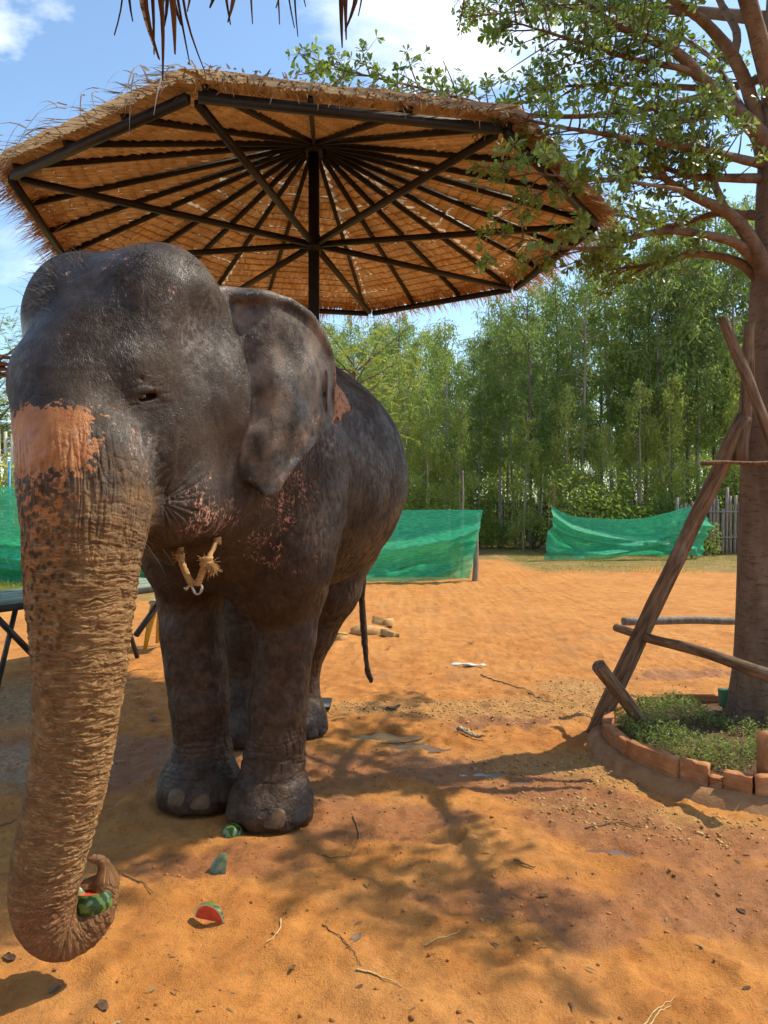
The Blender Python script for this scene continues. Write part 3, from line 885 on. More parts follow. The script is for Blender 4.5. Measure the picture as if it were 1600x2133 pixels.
def make_elephant():
    root = empty('elephant', (-0.75, 4.2, 0), 'large dark grey elephant with dusty orange freckled trunk curled round watermelon', 'elephant')
    off = Vector((-0.75, 4.2, 0))
    me = build_elephant()
    body = link('body', me, skin_mat(), root, -off)
    nail_tan = simple_mat('nail_tan', (.060, .032, .015), (.165, .092, .043), 30, .55, .3, .003)
    nail_dark = simple_mat('nail_dark', (.030, .019, .012), (.07, .042, .026), 30, .55, .3, .003)
    # toenails
    for px, py, w, hgt, mt in ((567, 1708, .062, .048, 0), (622, 1697, .055, .050, 1), (365, 1664, .052, .046, 0), (415, 1672, .056, .043, 0), (470, 1658, .05, .04, 1), (652, 1528, .045, .035, 1), (672, 1522, .035, .032, 1)):
        p, n = hit(px, py)
        if p is None: continue
        n2 = np.array((n[0], n[1], 0)); n2 /= np.linalg.norm(n2)
        s = np.cross((0, 0, 1), n2)
        k = MB()
        U, Vn = 14, 8
        verts = []
        for i in range(Vn + 1):
            ph = i / Vn * math.pi / 2
            for j in range(U):
                a = j / U * 2 * math.pi
                ca, sa = math.cos(a), math.sin(a)
                e = 0.62
                x = math.copysign(abs(ca) ** e, ca) * w * math.cos(ph); zc = math.copysign(abs(sa) ** e, sa) * hgt * math.cos(ph)
                verts.append(p - n2 * .010 + s * x + np.array((0, 0, 1)) * (zc * (1.0 if sa > 0 else .8)) + n2 * (.021 * math.sin(ph) - zc * .35))
        F = [(i * U + j, i * U + (j + 1) % U, (i + 1) * U + (j + 1) % U, (i + 1) * U + j) for i in range(Vn) for j in range(U)]
        verts = np.array(verts); verts[:, 2] = np.maximum(verts[:, 2], .006)
        k.add(verts, F)
        k.build('toenail', (nail_tan, nail_dark)[mt], root, True, -off)
    # eye
    t = NT('eye_dark'); t.done((.012, .008, .006), .08, None, .6)
    ec = _eye - np.array((HL[0], HL[1], 0)) * .016
    k = MB(); th = np.linspace(0, math.pi, 11)
    k.tube(np.column_stack([ec[0] + 0 * th, ec[1] + 0 * th, ec[2] - .004 + .026 * np.cos(th)]), .026 * np.sin(th) + 1e-4, 18)
    k.build('eye', t.m, root, True, -off)
    # sparse bristles
    rng = np.random.default_rng(5)
    hair = MB()
    for px, py, L, n in ((110, 570, .10, 60), (95, 620, .09, 40), (160, 545, .06, 30), (290, 527, .04, 40), (400, 548, .03, 30), (770, 1405, .06, 40), (300, 1130, .10, 10), (262, 1400, .09, 8), (220, 1620, .06, 10)):
        for k in range(n):
            p, nn = hit(px + rng.normal(0, 14), py + rng.normal(0, 14))
            if p is None: continue
            dirn = nn + rng.normal(0, .5, 3); dirn /= np.linalg.norm(dirn)
            l = L * rng.uniform(.5, 1.2)
            q = np.linspace(0, 1, 4)[:, None]
            hair.tube(p + dirn * l * q + np.array((0, 0, -.3 * l)) * q ** 2, .0011 * (1 - .7 * q[:, 0]), 3, False)
    t = NT('bristle'); t.done((.03, .02, .015), .6)
    tag(hair.build('hair', t.m, root, False, -off), kind='stuff')
    return root
elephant = make_elephant()
# ================================================================ ground
def axis(lo, a, b, hi, fine, grow):
    mid = list(np.arange(a, b, fine))
    up = [mid[-1]]; s = fine
    while up[-1] < hi: s *= grow; up.append(up[-1] + s)
    dn = [mid[0]]; s = fine
    while dn[-1] > lo: s *= grow; dn.append(dn[-1] - s)
    return np.array(dn[1:][::-1] + mid + up[1:])
def blobs(X, Y, items, warp=True):
    """soft union of turned ellipses (x, y, rx, ry, angle)"""
    m = np.zeros_like(X)
    q = np.column_stack([X, Y, 0 * X])
    if warp: X, Y = X + .22 * fbm(q * 2.1 + 31, 3) + .05 * vnoise(q * 11), Y + .16 * fbm(q * 2.3 + 57, 3) + .04 * vnoise(q * 12 + 9)
    for x, y, rx, ry, a in items:
        c, s = math.cos(R(a)), math.sin(R(a))
        u = ((X - x) * c + (Y - y) * s) / rx; v = (-(X - x) * s + (Y - y) * c) / ry
        m = np.maximum(m, 1 - np.sqrt(u * u + v * v))
    return m
def gp(px, py): return tuple(ground(px, py)[:2])
WET = [(*gp(1420, 1740), 1.0, .34, 158), (*gp(1560, 1870), .55, .38, 150), (*gp(1160, 1640), .75, .2, 168), (*gp(900, 1590), .55, .35, 0), (*gp(1150, 1880), .62, .30, 6), (*gp(600, 1600), .8, .5, 10),
       (*gp(720, 1700), .5, .35, 20), (*gp(1400, 1400), .9, .22, 8), (*gp(1060, 1500), .6, .12, 20), (*gp(150, 1580), 1.3, .6, 0), (*gp(430, 1790), .5, .22, 10), (*gp(840, 1700), .4, .25, 0)]
PUD = [(*gp(790, 1526), .22, .10, 0), (*gp(868, 1545), .17, .08, -18), (*gp(1033, 1603), .15, .055, 0), (*gp(1080, 1620), .08, .04, 0), (*gp(1270, 1765), .12, .04, -10)]
GRAV = [(*gp(1120, 1470), 1.1, .45, 20), (*gp(1220, 1600), .9, .35, 170), (*gp(1330, 1690), .8, .25, 160), (*gp(980, 1480), .7, .4, 0), (*gp(760, 1480), .5, .3, 0), (*gp(1230, 1430), .5, .5, 0)]
STRAW = [(*gp(30, 1460), .9, .9, 0), (*gp(-60, 1600), .8, .5, 0)]
_dr = np.random.default_rng(17)
DENTS = []                                  # old footprints: (x, y, rx, ry, angle, depth)
for _k in range(46):
    _x, _y = _dr.uniform(-2.2, 3.6), 2.1 + 7 * _dr.random() ** 1.2
    if _dr.random() < .45: DENTS.append((_x, _y, .17, .15, _dr.uniform(0, 180), .016))
    else:
        _a = _dr.uniform(0, 180)
        DENTS.append((_x, _y, .125, .045, _a, .013))
        DENTS.append((_x + .45 * math.cos(R(_a)) - .13 * math.sin(R(_a)), _y + .45 * math.sin(R(_a)) + .13 * math.cos(R(_a)), .125, .045, _a + 8, .012))
def soil_height(X, Y):
    p = np.column_stack([X, Y, 0 * X])
    h = .022 * fbm(p * .9, 2) + .014 * fbm(p * 4.0, 3) + .008 * fbm(p * 15, 3) + .0045 * fbm(p * 42 + 3, 2)
    wet = sstep(-.05, .25, blobs(X, Y, WET) + .25 * fbm(p * 3, 3))
    h += wet * .006 * np.abs(fbm(p * 9 + 7, 3)) * 2 - wet * .008
    h += .0045 * sstep(.05, .5, fbm(p * 28 + 11, 2)) * (1 + wet)
    h += .012 * np.abs(pnoise(p * 6.3 + 2)) * (1 + .5 * wet) + .006 * np.abs(pnoise(p * 14 + 5)) - .004
    for x, y, rx, ry, a, dp in DENTS:
        I = np.where((np.abs(X - x) < .3) & (np.abs(Y - y) < .3))[0]
        if not len(I): continue
        c, s_ = math.cos(R(a)), math.sin(R(a))
        u = ((X[I] - x) * c + (Y[I] - y) * s_) / rx; v = (-(X[I] - x) * s_ + (Y[I] - y) * c) / ry
        r = np.sqrt(u * u + v * v) * (1 + .25 * vnoise(p[I] * 18))
        h[I] += dp * (.55 * np.exp(-((r - 1.18) / .2) ** 2) - (1 - sstep(.75, 1.1, r)))
    # trampled clods, drag lines in the far sand
    pit = sstep(-.15, .35, blobs(X, Y, PUD, False) + .25 * fbm(p * 7, 3))
    h = h * (1 - pit) - .036 * pit
    for fx, fy in FEET:
        d = np.hypot(X - fx, Y - fy)
        h = np.where(d < .5, h * sstep(.2, .45, d) - .006 * (1 - sstep(.2, .3, d)) + .012 * np.exp(-((d - .26) / .04) ** 2), h)
    h *= 1 - .6 * sstep(12, 30, Y)
    return h - .004
def make_ground():
    xs = axis(-300, -2.4, 3.3, 300, .019, 1.045)
    ys = axis(-80, 2.05, 6.2, 900, .019, 1.04)
    X, Y = np.meshgrid(xs, ys, indexing='ij')
    x, y = X.ravel(), Y.ravel()
    z = soil_height(x, y)
    V = np.column_stack([x, y, z])
    nx, ny = len(xs), len(ys)
    i = (np.arange(nx - 1)[:, None] * ny + np.arange(ny - 1)[None, :]).ravel()
    F = np.stack([i, i + ny, i + ny + 1, i + 1], 1)
    me = np_mesh('ground', V, F)
    smooth(me)
    p = np.column_stack([x, y, 0 * x])
    n1 = fbm(p * 3, 3); n2 = fbm(p * 1.1 + 5, 3)
    set_attr(me, 'wet', np.clip(blobs(x, y, WET) * 1.6 + .10 + .28 * n1 + .2 * n2, 0, 1))
    set_attr(me, 'grav', np.clip(blobs(x, y, GRAV) * 1.8 + .15 * n1, 0, 1))
    set_attr(me, 'straw', np.clip(blobs(x, y, STRAW) * 2.0 + .25 * n1, 0, 1))
    grass = np.clip(sstep(15.2, 18.5, y + 1.5 * n2 - .10 * (x - 2)) * (x > -1 - .4 * n1) + sstep(10.5, 13.5, y + n2) * (1 - sstep(-3.2, -2.4, x + n1)), 0, 1)
    grass = np.maximum(grass, sstep(22, 25, y))
    path = np.exp(-((x - (2.55 + .05 * (y - 15))) / .9) ** 2) * sstep(13, 15, y) * (1 - sstep(19.5, 22.5, y))
    set_attr(me, 'grass', grass * (1 - .85 * path))
    t = NT('red_soil')
    P = t.pos()
    f0 = t.noise(P, .8, 5, .6); f1 = t.noise(P, 5, 6, .62); f2 = t.noise(P, 40, 5, .65); f3 = t.noise(P, 160, 4, .7)
    dry = t.mix(t.ramp(f1, (.32, 0.), (.68, 1.)), (.37, .135, .026), (.57, .240, .054))
    dry = t.mix(t.math('MULTIPLY', t.ramp(f0, (.45, 0.), (.7, 1.)), .55), dry, (.62, .295, .080))
    dry = t.mix(t.math('MULTIPLY', t.ramp(f2, (.52, 0.), (.72, 1.)), .55), dry, (.19, .068, .018))
    dry = t.mix(t.math('MULTIPLY', t.ramp(f3, (.58, 0.), (.70, 1.)), .6), dry, (.12, .048, .018))
    dry = t.mix(t.math('MULTIPLY', t.ramp(t.noise(P, 380, 2, .6), (.62, 0.), (.72, 1.)), .55), dry, (.64, .34, .12))
    dry = t.mix(t.math('MULTIPLY', t.ramp(t.noise(P, 13, 5, .7), (.50, 0.), (.66, 1.)), .45), dry, (.26, .095, .026))
    gr = t.mix(t.ramp(f2, (.35, 0.), (.65, 1.)), (.26, .125, .038), (.50, .30, .11))
    col = t.mix(t.math('MULTIPLY', t.attr('grav'), .75), dry, gr)
    mud = t.mix(t.ramp(f2, (.35, 0.), (.7, 1.)), (.205, .074, .022), (.36, .142, .046))
    wm = t.ramp(t.math('ADD', t.attr('wet'), t.math('MULTIPLY', t.math('SUBTRACT', f1, .5), .5)), (.22, 0.), (.72, 1.))
    col = t.mix(t.math('MULTIPLY', wm, .82), col, mud)
    st = t.mix(t.ramp(t.noise(P, 30, 6, .7), (.35, 0.), (.65, 1.)), (.20, .12, .055), (.46, .33, .17))
    col = t.mix(t.math('MULTIPLY', t.attr('straw'), .7), col, st)
    gs = t.mix(t.ramp(t.noise(P, 2.2, 6, .65), (.38, 0.), (.62, 1.)), (.30, .19, .07), (.11, .12, .03))
    col = t.mix(t.math('MULTIPLY', t.ramp(t.math('ADD', t.attr('grass'), t.math('MULTIPLY', t.math('SUBTRACT', t.noise(P, 6, 5, .7), .5), .9)), (.35, 0.), (.65, 1.)), .85), col, gs)
    hh = t.math('ADD', t.math('MULTIPLY', f2, .7), t.math('MULTIPLY', f3, .35))
    nrm = t.bump(t.math('ADD', hh, t.math('MULTIPLY', t.noise(P, 430, 2, .6), .14)), .9, .016)
    rough = t.mix(wm, .92, t.ramp(f2, (.35, .38), (.6, .72)))
    g = link('ground', me, t.done(col, rough, nrm, .25))
    tag(g, kind='structure')
    # puddles
    w = NT('muddy_water'); w.done((.15, .075, .04), .10, w.bump(w.noise(w.pos(), 14, 2), .05, .01), .55)
    rng = np.random.default_rng(2)
    for (x, y, rx, ry, a) in PUD:
        st = .012
        gx = np.arange(x - rx * 1.5, x + rx * 1.5, st); gy = np.arange(y - ry * 1.8, y + ry * 1.8, st)
        X, Y = np.meshgrid(gx, gy, indexing='ij')
        hh = soil_height(X.ravel(), Y.ravel()).reshape(X.shape)
        rad = np.hypot((X - x) / rx, (Y - y) / ry)
        lev = np.median(hh[rad < .5]) + .5 * (np.median(hh[(rad > 1.1) & (rad < 1.5)]) - np.median(hh[rad < .5]))
        ok = (hh < lev + .003) & (rad < 1.35)
        c = ok[:-1, :-1] | ok[1:, :-1] | ok[:-1, 1:] | ok[1:, 1:]
        ci = np.argwhere(c)
        if not len(ci): continue
        m = len(gy)
        q = ci[:, 0] * m + ci[:, 1]
        F = np.stack([q, q + m, q + m + 1, q + 1], 1)
        u, inv = np.unique(F, return_inverse=True)
        V = np.column_stack([X.ravel(), Y.ravel(), np.full(X.size, lev)])[u]
        tag(link('puddle', np_mesh('puddle', V, inv.reshape(F.shape)), w.m), kind='structure')
make_ground()
def zg(x, y): return float(soil_height(np.array([x], float), np.array([y], float))[0])

# loose stones and clods
def stones_mesh(P, S, rng):
    """P (n,3) centres, S (n,) size: low polyhedra"""
    ph = (1 + 5 ** .5) / 2
    ic = np.array([(-1, ph, 0), (1, ph, 0), (-1, -ph, 0), (1, -ph, 0), (0, -1, ph), (0, 1, ph), (0, -1, -ph), (0, 1, -ph), (ph, 0, -1), (ph, 0, 1), (-ph, 0, -1), (-ph, 0, 1)]) / 1.9
    tf = np.array([(0,11,5),(0,5,1),(0,1,7),(0,7,10),(0,10,11),(1,5,9),(5,11,4),(11,10,2),(10,7,6),(7,1,8),(3,9,4),(3,4,2),(3,2,6),(3,6,8),(3,8,9),(4,9,5),(2,4,11),(6,2,10),(8,6,7),(9,8,1)])
    n = len(P)
    jit = 1 + rng.uniform(-.3, .3, (n, 12, 1))
    an = rng.uniform(0, 2 * math.pi, n)
    V = ic[None] * jit
    V = V * np.stack([rng.uniform(.8, 1.5, n), rng.uniform(.7, 1.2, n), rng.uniform(.45, .85, n)], 1)[:, None, :]
    c, s = np.cos(an)[:, None], np.sin(an)[:, None]
    V = np.stack([V[:, :, 0] * c - V[:, :, 1] * s, V[:, :, 0] * s + V[:, :, 1] * c, V[:, :, 2]], -1) * S[:, None, None] + P[:, None, :]
    F = (tf[None] + (np.arange(n) * 12)[:, None, None]).reshape(-1, 3)
    return V.reshape(-1, 3), F
def scatter(name, n, region, smin_, smax_, mat, seed, label, cat):
    rng = np.random.default_rng(seed)
    x, y = [], []
    while len(x) < n:
        px = rng.uniform(-2.6, 3.6, 4000); py = 2.0 + 6.5 * rng.random(4000) ** 1.3
        m = region(px, py) > rng.random(4000)
        x += list(px[m]); y += list(py[m])
    x, y = np.array(x[:n]), np.array(y[:n])
    s = smin_ + (smax_ - smin_) * rng.random(n) ** 3
    z = soil_height(x, y) + s * .15
    V, F = stones_mesh(np.column_stack([x, y, z]), s, rng)
    return tag(link(name, np_mesh(name, V, F), mat), label, cat, kind='stuff')
_t = NT('gravel_stone')
_t.done(_t.mix(_t.n('ShaderNodeNewGeometry').outputs['Random Per Island'], (.24, .115, .036), (.52, .33, .13)), .85, _t.bump(_t.noise(_t.pos(), 120, 3), .4, .003), .25)
scatter('gravel', 2400, lambda x, y: np.clip(blobs(x, y, GRAV) * 2.2, 0, 1), .003, .012, _t.m, 4, 'yellowish gravel and small stones strewn over the soil by the planter', 'gravel')
_t = NT('soil_clod')
_t.done(_t.mix(_t.n('ShaderNodeNewGeometry').outputs['Random Per Island'], (.16, .065, .025), (.48, .21, .07)), .95, _t.bump(_t.noise(_t.pos(), 150, 3), .5, .003), .15)
scatter('soil_clods', 5000, lambda x, y: np.clip(.10 + .6 * sstep(-.1, .3, blobs(x, y, WET)), 0, 1), .0015, .0085, _t.m, 9, 'red soil crumbs and clods lying over the trodden ground', 'soil')
# ================================================================ thatched umbrella shelter
UC = np.array((-0.54, 5.70)); UZ = 3.55; UR = 2.11; UA = 4.33; UOFF = -11.0
steel = simple_mat('dark_painted_steel', (.009, .0075, .007), (.020, .0165, .0145), 14, .5, .25, .001, spec=.3)
def thatch_mat(name, a, b, c, trans=.22):
    t = NT(name)
    rnd = t.n('ShaderNodeNewGeometry').outputs['Random Per Island']
    P = t.pos()
    col = t.mix(t.ramp(rnd, (0., 0.), (.55, .5), (1., 1.)), a, b)
    col = t.mix(t.math('MULTIPLY', t.ramp(t.noise(P, 2.6, 4, .6), (.45, 0.), (.7, 1.)), .5), col, c)
    col = t.mix(t.math('MULTIPLY', t.ramp(t.noise(P, 60, 4, .7), (.5, 0.), (.75, 1.)), .4), col, a)
    t.done(col, .7, t.bump(t.noise(P, 140, 3, .6), .4, .002), .25)
    if trans:
        tr = t.n('ShaderNodeBsdfTranslucent', {'Color': col})
        mx = t.n('ShaderNodeMixShader', {0: trans, 1: t.b.outputs[0], 2: tr.outputs[0]})
        t.t.links.new(mx.outputs[0], t.out.inputs[0])
    return t.m
thatch = thatch_mat('dry_thatch', (.47, .315, .165), (.80, .60, .36), (.62, .42, .22), .36)
thatch_fr = thatch_mat('dry_thatch_blade', (.28, .135, .052), (.58, .33, .145), (.42, .21, .085), .3)
thatch_old = thatch_mat('weathered_thatch', (.20, .15, .11), (.50, .43, .35), (.30, .23, .17), .25)
batten_mat = simple_mat('bamboo_batten', (.07, .035, .016), (.15, .075, .032), 20, .7, .3, .002)
def ublades(mb, base, direc, up, length, width, droop, rng, seg=4, taper=1.0, curl=0.0):
    """thin tapering blades, vectorised: base (n,3) direc (n,3) up (n,3)"""
    n = len(base)
    s = np.cross(direc, up); s /= np.linalg.norm(s, axis=1)[:, None] + 1e-9
    k = np.linspace(0, 1, seg)
    P = base[:, None, :] + direc[:, None, :] * (length[:, None] * k)[:, :, None]
    P[:, :, 2] -= (droop[:, None] * length[:, None] * k ** 2)
    P += s[:, None, :] * (rng.normal(0, curl, n)[:, None] * length[:, None] * k ** 2)[:, :, None]
    w = (width[:, None] * (1 - taper * k[None] ** 1.6) + .0006)
    A = P - s[:, None, :] * w[:, :, None] / 2; B = P + s[:, None, :] * w[:, :, None] / 2
    V = np.stack([A, B], 2).reshape(-1, 3)
    q = np.arange(seg - 1) * 2
    F1 = np.stack([q, q + 1, q + 3, q + 2], 1)
    F = (F1[None] + (np.arange(n) * seg * 2)[:, None, None]).reshape(-1, 4)
    mb.add(V, F)
def make_umbrella(label):
    rng = np.random.default_rng(21)
    root = empty('thatched_umbrella', (UC[0], UC[1], 0), label, 'umbrella', 'thatched umbrella shelters')
    vert = [np.array((math.cos(R(UOFF + 45 * k)) * UR, math.sin(R(UOFF + 45 * k)) * UR, UZ)) for k in range(8)]
    apex = np.array((0, 0, UA)); hub = np.array((0, 0, UZ))
    m = MB(); m.box((0, 0, UA / 2), (.078, .078, UA)); m.build('post', steel, root)
    for cz, cs in ((.012, (.26, .26, .024)), (UZ, (.10, .10, .12)), (UA - .03, (.13, .13, .10))):
        m = MB(); m.box((0, 0, cz), cs); m.build('post_collar', steel, root)
    for k in range(8):
        a, b = vert[k], vert[(k + 1) % 8]
        d = (b - a) / np.linalg.norm(b - a)
        m = MB(); m.bar(a + d * .03, b - d * .03, .036, .046); m.build('ring_beam', steel, root)
        o = a / np.linalg.norm(a[:2]) * np.array((1, 1, 0))
        m = MB(); m.bar(hub + o * .052, a - o * .062 + np.array((0, 0, 0)), .034, .038); m.build('strut', steel, root)
        for f in (.04, .36, .68):
            e = a + (b - a) * f + np.array((0, 0, .046))
            dd = e - apex; dd /= np.linalg.norm(dd)
            m = MB(); m.bar(apex + dd * .07, e + dd * .015, .026, .036); m.build('rafter', steel, root)
    # rows of folded leaf, parallel to each side
    slope_v = []
    for k in range(8):
        a, b = vert[k] + (0, 0, .078), vert[(k + 1) % 8] + (0, 0, .078)
        ap = apex + (0, 0, .040)
        mid = (a + b) / 2
        down = mid - ap; L = np.linalg.norm(down); down /= L
        along = (b - a); W = np.linalg.norm(along); along /= W
        nrm = np.cross(along, down); nrm *= np.sign(nrm[2])
        Lall = L + .09
        sp = .086
        rows = int((Lall - sp) / sp)
        # upper layer that sheds the rain
        mb = MB()
        g = 14
        V = []
        for i in range(g + 1):
            for j in range(g + 1):
                s = .0 + (Lall + .02) * i / g; hf = (W / 2 + .02) * s / L
                V.append(ap + along * (hf * (2 * j / g - 1)) + down * s + nrm * (.036 + rng.normal(0, .004)))
        F = [(i * (g + 1) + j, i * (g + 1) + j + 1, (i + 1) * (g + 1) + j + 1, (i + 1) * (g + 1) + j) for i in range(g) for j in range(g)]
        mb.add(np.array(V), F)
        panel = mb.build('roof_panel', thatch, root)
        for r in range(rows):
            s0 = .06 + r * sp + rng.normal(0, .006)
            half = W / 2 * s0 / L
            n = max(2, int(2 * half / .0215))
            u = (np.arange(n) + .5) / n * 2 * half - half
            wv = 2 * half / n * 1.25
            mb = MB()
            skew = rng.normal(0, .012)
            sag = rng.normal(0, .010)
            zj = rng.normal(0, .0022, n); sj = rng.normal(0, .005, n) + skew * (u / max(half, .1)) + sag * np.cos(u * 3)
            base = ap + np.outer(u, along) + np.outer(s0 + sj, down) - np.outer(.019 + zj, nrm)
            end = ap + np.outer(u + rng.normal(0, .004, n), along) + np.outer(s0 + sj + sp * 1.22, down) + np.outer(.004 + zj, nrm)
            A0 = base - along * wv / 2; M0 = base - nrm * .0045; B0 = base + along * wv / 2
            A1 = end - along * wv / 2; M1 = end - nrm * .0045; B1 = end + along * wv / 2
            V = np.stack([A0, M0, B0, A1, M1, B1], 1).reshape(-1, 3)
            F = np.array([(0, 1, 4, 3), (1, 2, 5, 4)])
            mb.add(V, (F[None] + (np.arange(n) * 6)[:, None, None]).reshape(-1, 4))
            # the fold round the batten closes the row's upper end
            C0 = base + nrm * .017 - along * wv / 2; C1 = base + nrm * .017 + along * wv / 2
            V = np.stack([A0, B0, C1, C0], 1).reshape(-1, 3)
            mb.add(V, (np.array([[0, 1, 2, 3]])[None] + (np.arange(n) * 4)[:, None, None]).reshape(-1, 4))
            mb.build('thatch_row', thatch, panel)
        # eave fringe and loose top blades
        fr = MB(); n = 300 if k in (5, 6) else 560
        hf = W / 2 * (Lall - .06) / L
        u = rng.uniform(-hf, hf, n)
        base = ap + np.outer(u, along) + np.outer(Lall - rng.uniform(.02, .22, n), down) + np.outer(rng.uniform(-.03, .05, n), nrm)
        dr = down[None] + np.outer(rng.normal(0, .16, n), along) + np.outer(rng.normal(-.05, .10, n), nrm)
        dr += np.array((0, 0, -1))[None] * np.abs(rng.normal(0, .12, n))[:, None]
        dr /= np.linalg.norm(dr, axis=1)[:, None]
        ublades(fr, base, dr, np.tile(nrm, (n, 1)), rng.uniform(.05, .15 if k in (5, 6) else .26, n), rng.uniform(.006, .016, n), rng.uniform(0, .30, n), rng, 4, 1.0, .10)
        tag(fr.build('thatch_fringe', thatch_fr, panel), kind='stuff')
        fr = MB(); n = 420
        s = Lall * (1 - rng.random(n) ** 1.7 * .9); hfv = W / 2 * s / L
        u = rng.uniform(-1, 1, n) * hfv
        base = ap + u[:, None] * along + s[:, None] * down + nrm * .055
        dr = down[None] + np.outer(rng.normal(0, .22, n), along) + np.outer(np.abs(rng.normal(.03, .07, n)), nrm)
        dr /= np.linalg.norm(dr, axis=1)[:, None]
        ublades(fr, base, dr, np.tile(nrm, (n, 1)), rng.uniform(.07, .20, n), rng.uniform(.007, .018, n), rng.uniform(0, .25, n), rng, 4, 1.0, .12)
        tag(fr.build('weathered_blades', thatch_old, panel), kind='stuff')
    # a few long grey strips drooping over the near side
    fr = MB(); n = 34
    t = rng.random(n)
    a, b = vert[5] + (0, 0, .05), vert[6] + (0, 0, .05)
    pa = a + (b - a) * t[:, None]; out = pa * (1, 1, 0); out /= np.linalg.norm(out, axis=1)[:, None]
    ublades(fr, pa + out * rng.uniform(.06, .20, n)[:, None] + (0, 0, .05), out * .75 + (0, 0, -.02) + rng.normal(0, .2, (n, 3)), np.tile((0, 0, 1.0), (n, 1)), rng.uniform(.12, .36, n), rng.uniform(.008, .02, n), rng.uniform(.6, 1.4, n), rng, 7, .95, .2)
    tag(fr.build('weathered_strips', thatch_old, root), kind='stuff')
    # bleached, broken tips standing along the near rim
    fr = MB(); n = 450
    side = rng.integers(5, 8, n); t = rng.random(n)
    va = np.array(vert)[side] + (0, 0, .045); vb = np.array(vert)[(side + 1) % 8] + (0, 0, .045)
    pa = va + (vb - va) * t[:, None]; out = pa * (1, 1, 0); out /= np.linalg.norm(out, axis=1)[:, None]
    ublades(fr, pa + out * rng.uniform(-.06, .10, n)[:, None] + np.column_stack([0 * t, 0 * t, rng.uniform(.0, .05, n)]), out * .8 + (0, 0, .10) + rng.normal(0, .3, (n, 3)), np.tile((0, 0, 1.0), (n, 1)), rng.uniform(.03, .10, n), rng.uniform(.006, .014, n), rng.uniform(0, .9, n), rng, 4, .9, .2)
    tag(fr.build('bleached_tips', thatch_old, root), kind='stuff')
    return root
umbrella = make_umbrella('big octagonal thatched umbrella on a dark steel post behind the elephant')
# the shelter the photographer stands under: the same kind, behind the lens, its ragged eave hangs into view
shelter = copy_tree(umbrella)
shelter.location = (0.12, -0.70, -0.80)
shelter['label'] = 'ragged thatch eave with dry blades hanging in at the top edge'
shelter.rotation_euler = (0, 0, R(-11.5))
def hanging():
    rng = np.random.default_rng(8)
    brown = thatch_mat('brown_blade', (.055, .026, .012), (.17, .085, .040), (.10, .05, .025), .18)
    Y = 1.52
    items = [(300, -30, 335, 130, 26), (318, -30, 330, 150, 14), (338, -30, 352, 85, 22), (310, -30, 350, 70, 15), (380, -30, 425, 145, 9), (395, -30, 405, 60, 12), (352, -40, 382, 100, 10), (365, -40, 358, 80, 14),
             (292, -30, 290, 70, 10), (246, -30, 248, 90, 6), (415, -40, 450, 26, 26), (440, -40, 470, 30, 30), (455, -40, 440, 22, 26), (465, -40, 476, 38, 12), (512, -40, 516, 12, 10), (553, -40, 585, 62, 7), (575, -40, 577, 25, 11), (606, -40, 612, 50, 5), (618, -40, 620, 72, 6),
             (716, -30, 714, 110, 18), (726, -30, 722, 90, 18), (720, -30, 719, 60, 24), (752, -40, 748, 60, 6), (962, -40, 961, 28, 6), (640, -40, 636, 8, 8), (330, -40, 372, 40, 20), (345, -40, 342, 55, 18), (300, -40, 312, 95, 12)]
    mb = MB()
    for x0, y0, x1, y1, w in items:
        y = Y + rng.normal(0, .05)
        a = at(x0, y0 - 95, y); b = at(x1, y1, y + rng.normal(0, .03))
        k = np.linspace(0, 1, 8)[:, None]
        P = a + (b - a) * k + np.array((1, 0, 0)) * (np.sin(k * math.pi) * rng.normal(0, .012)) + np.array((0, 1, 0)) * (k ** 2 * rng.normal(0, .03))
        wd = w / FPX * y * (1 - .9 * k[:, 0] ** 1.3) * .5 + .0008
        rot = rng.uniform(-.6, .6)
        s = np.array((math.cos(rot), math.sin(rot), 0))
        V = np.stack([P - s * wd[:, None], P + np.array((0, .004, 0)), P + s * wd[:, None]], 1).reshape(-1, 3)
        F = [(3 * i + j, 3 * i + j + 1, 3 * i + j + 4, 3 * i + j + 3) for i in range(7) for j in range(2)]
        mb.add(V, F)
    o = mb.build('hanging_blades', brown, shelter)
    o.matrix_parent_inverse = (Matrix.Translation(shelter.location) @ shelter.rotation_euler.to_matrix().to_4x4()).inverted()
    tag(o, kind='stuff')
hanging()
# ================================================================ big tree on the right
bark = NT('smooth_bark')
_P = bark.pos()
_c = bark.mix(bark.ramp(bark.noise(bark.scale(_P, (1, 1, .35)), 7, 5, .6), (.35, 0.), (.65, 1.)), (.125, .075, .046), (.245, .158, .102))
_c = bark.mix(bark.math('MULTIPLY', bark.ramp(bark.noise(_P, 13, 4, .6), (.58, 0.), (.70, 1.)), .35), _c, (.34, .25, .18))
_c = bark.mix(bark.math('MULTIPLY', bark.ramp(bark.noise(bark.scale(_P, (1, 1, 3.5)), 12, 4, .7), (.54, 0.), (.64, 1.)), .6), _c, (.055, .032, .020))
bark_m = bark.done(_c, .78, bark.bump(bark.math('ADD', bark.noise(bark.scale(_P, (1, 1, 2.2)), 34, 6, .7), bark.noise(_P, 9, 3)), .95, .014), .25)
tree_leaf = leaf_mat('glossy_leaf', (.085, .135, .030), (.21, .285, .065), .5, .38, .45)
TREE = np.array((2.57, 5.05))
def leaf_tpl(obov=True):
    if obov: v = [(0, 0, 0), (-.24, .42, .05), (.24, .42, .05), (-.44, .76, .06), (.44, .76, .06), (0, 1, 0)]
    else: v = [(0, 0, 0), (-.5, .30, .05), (.5, .30, .05), (-.40, .62, .03), (.40, .62, .03), (0, 1, -.08)]
    return np.array(v, float), np.array([(0, 2, 1), (1, 2, 4), (1, 4, 3), (3, 4, 5)])
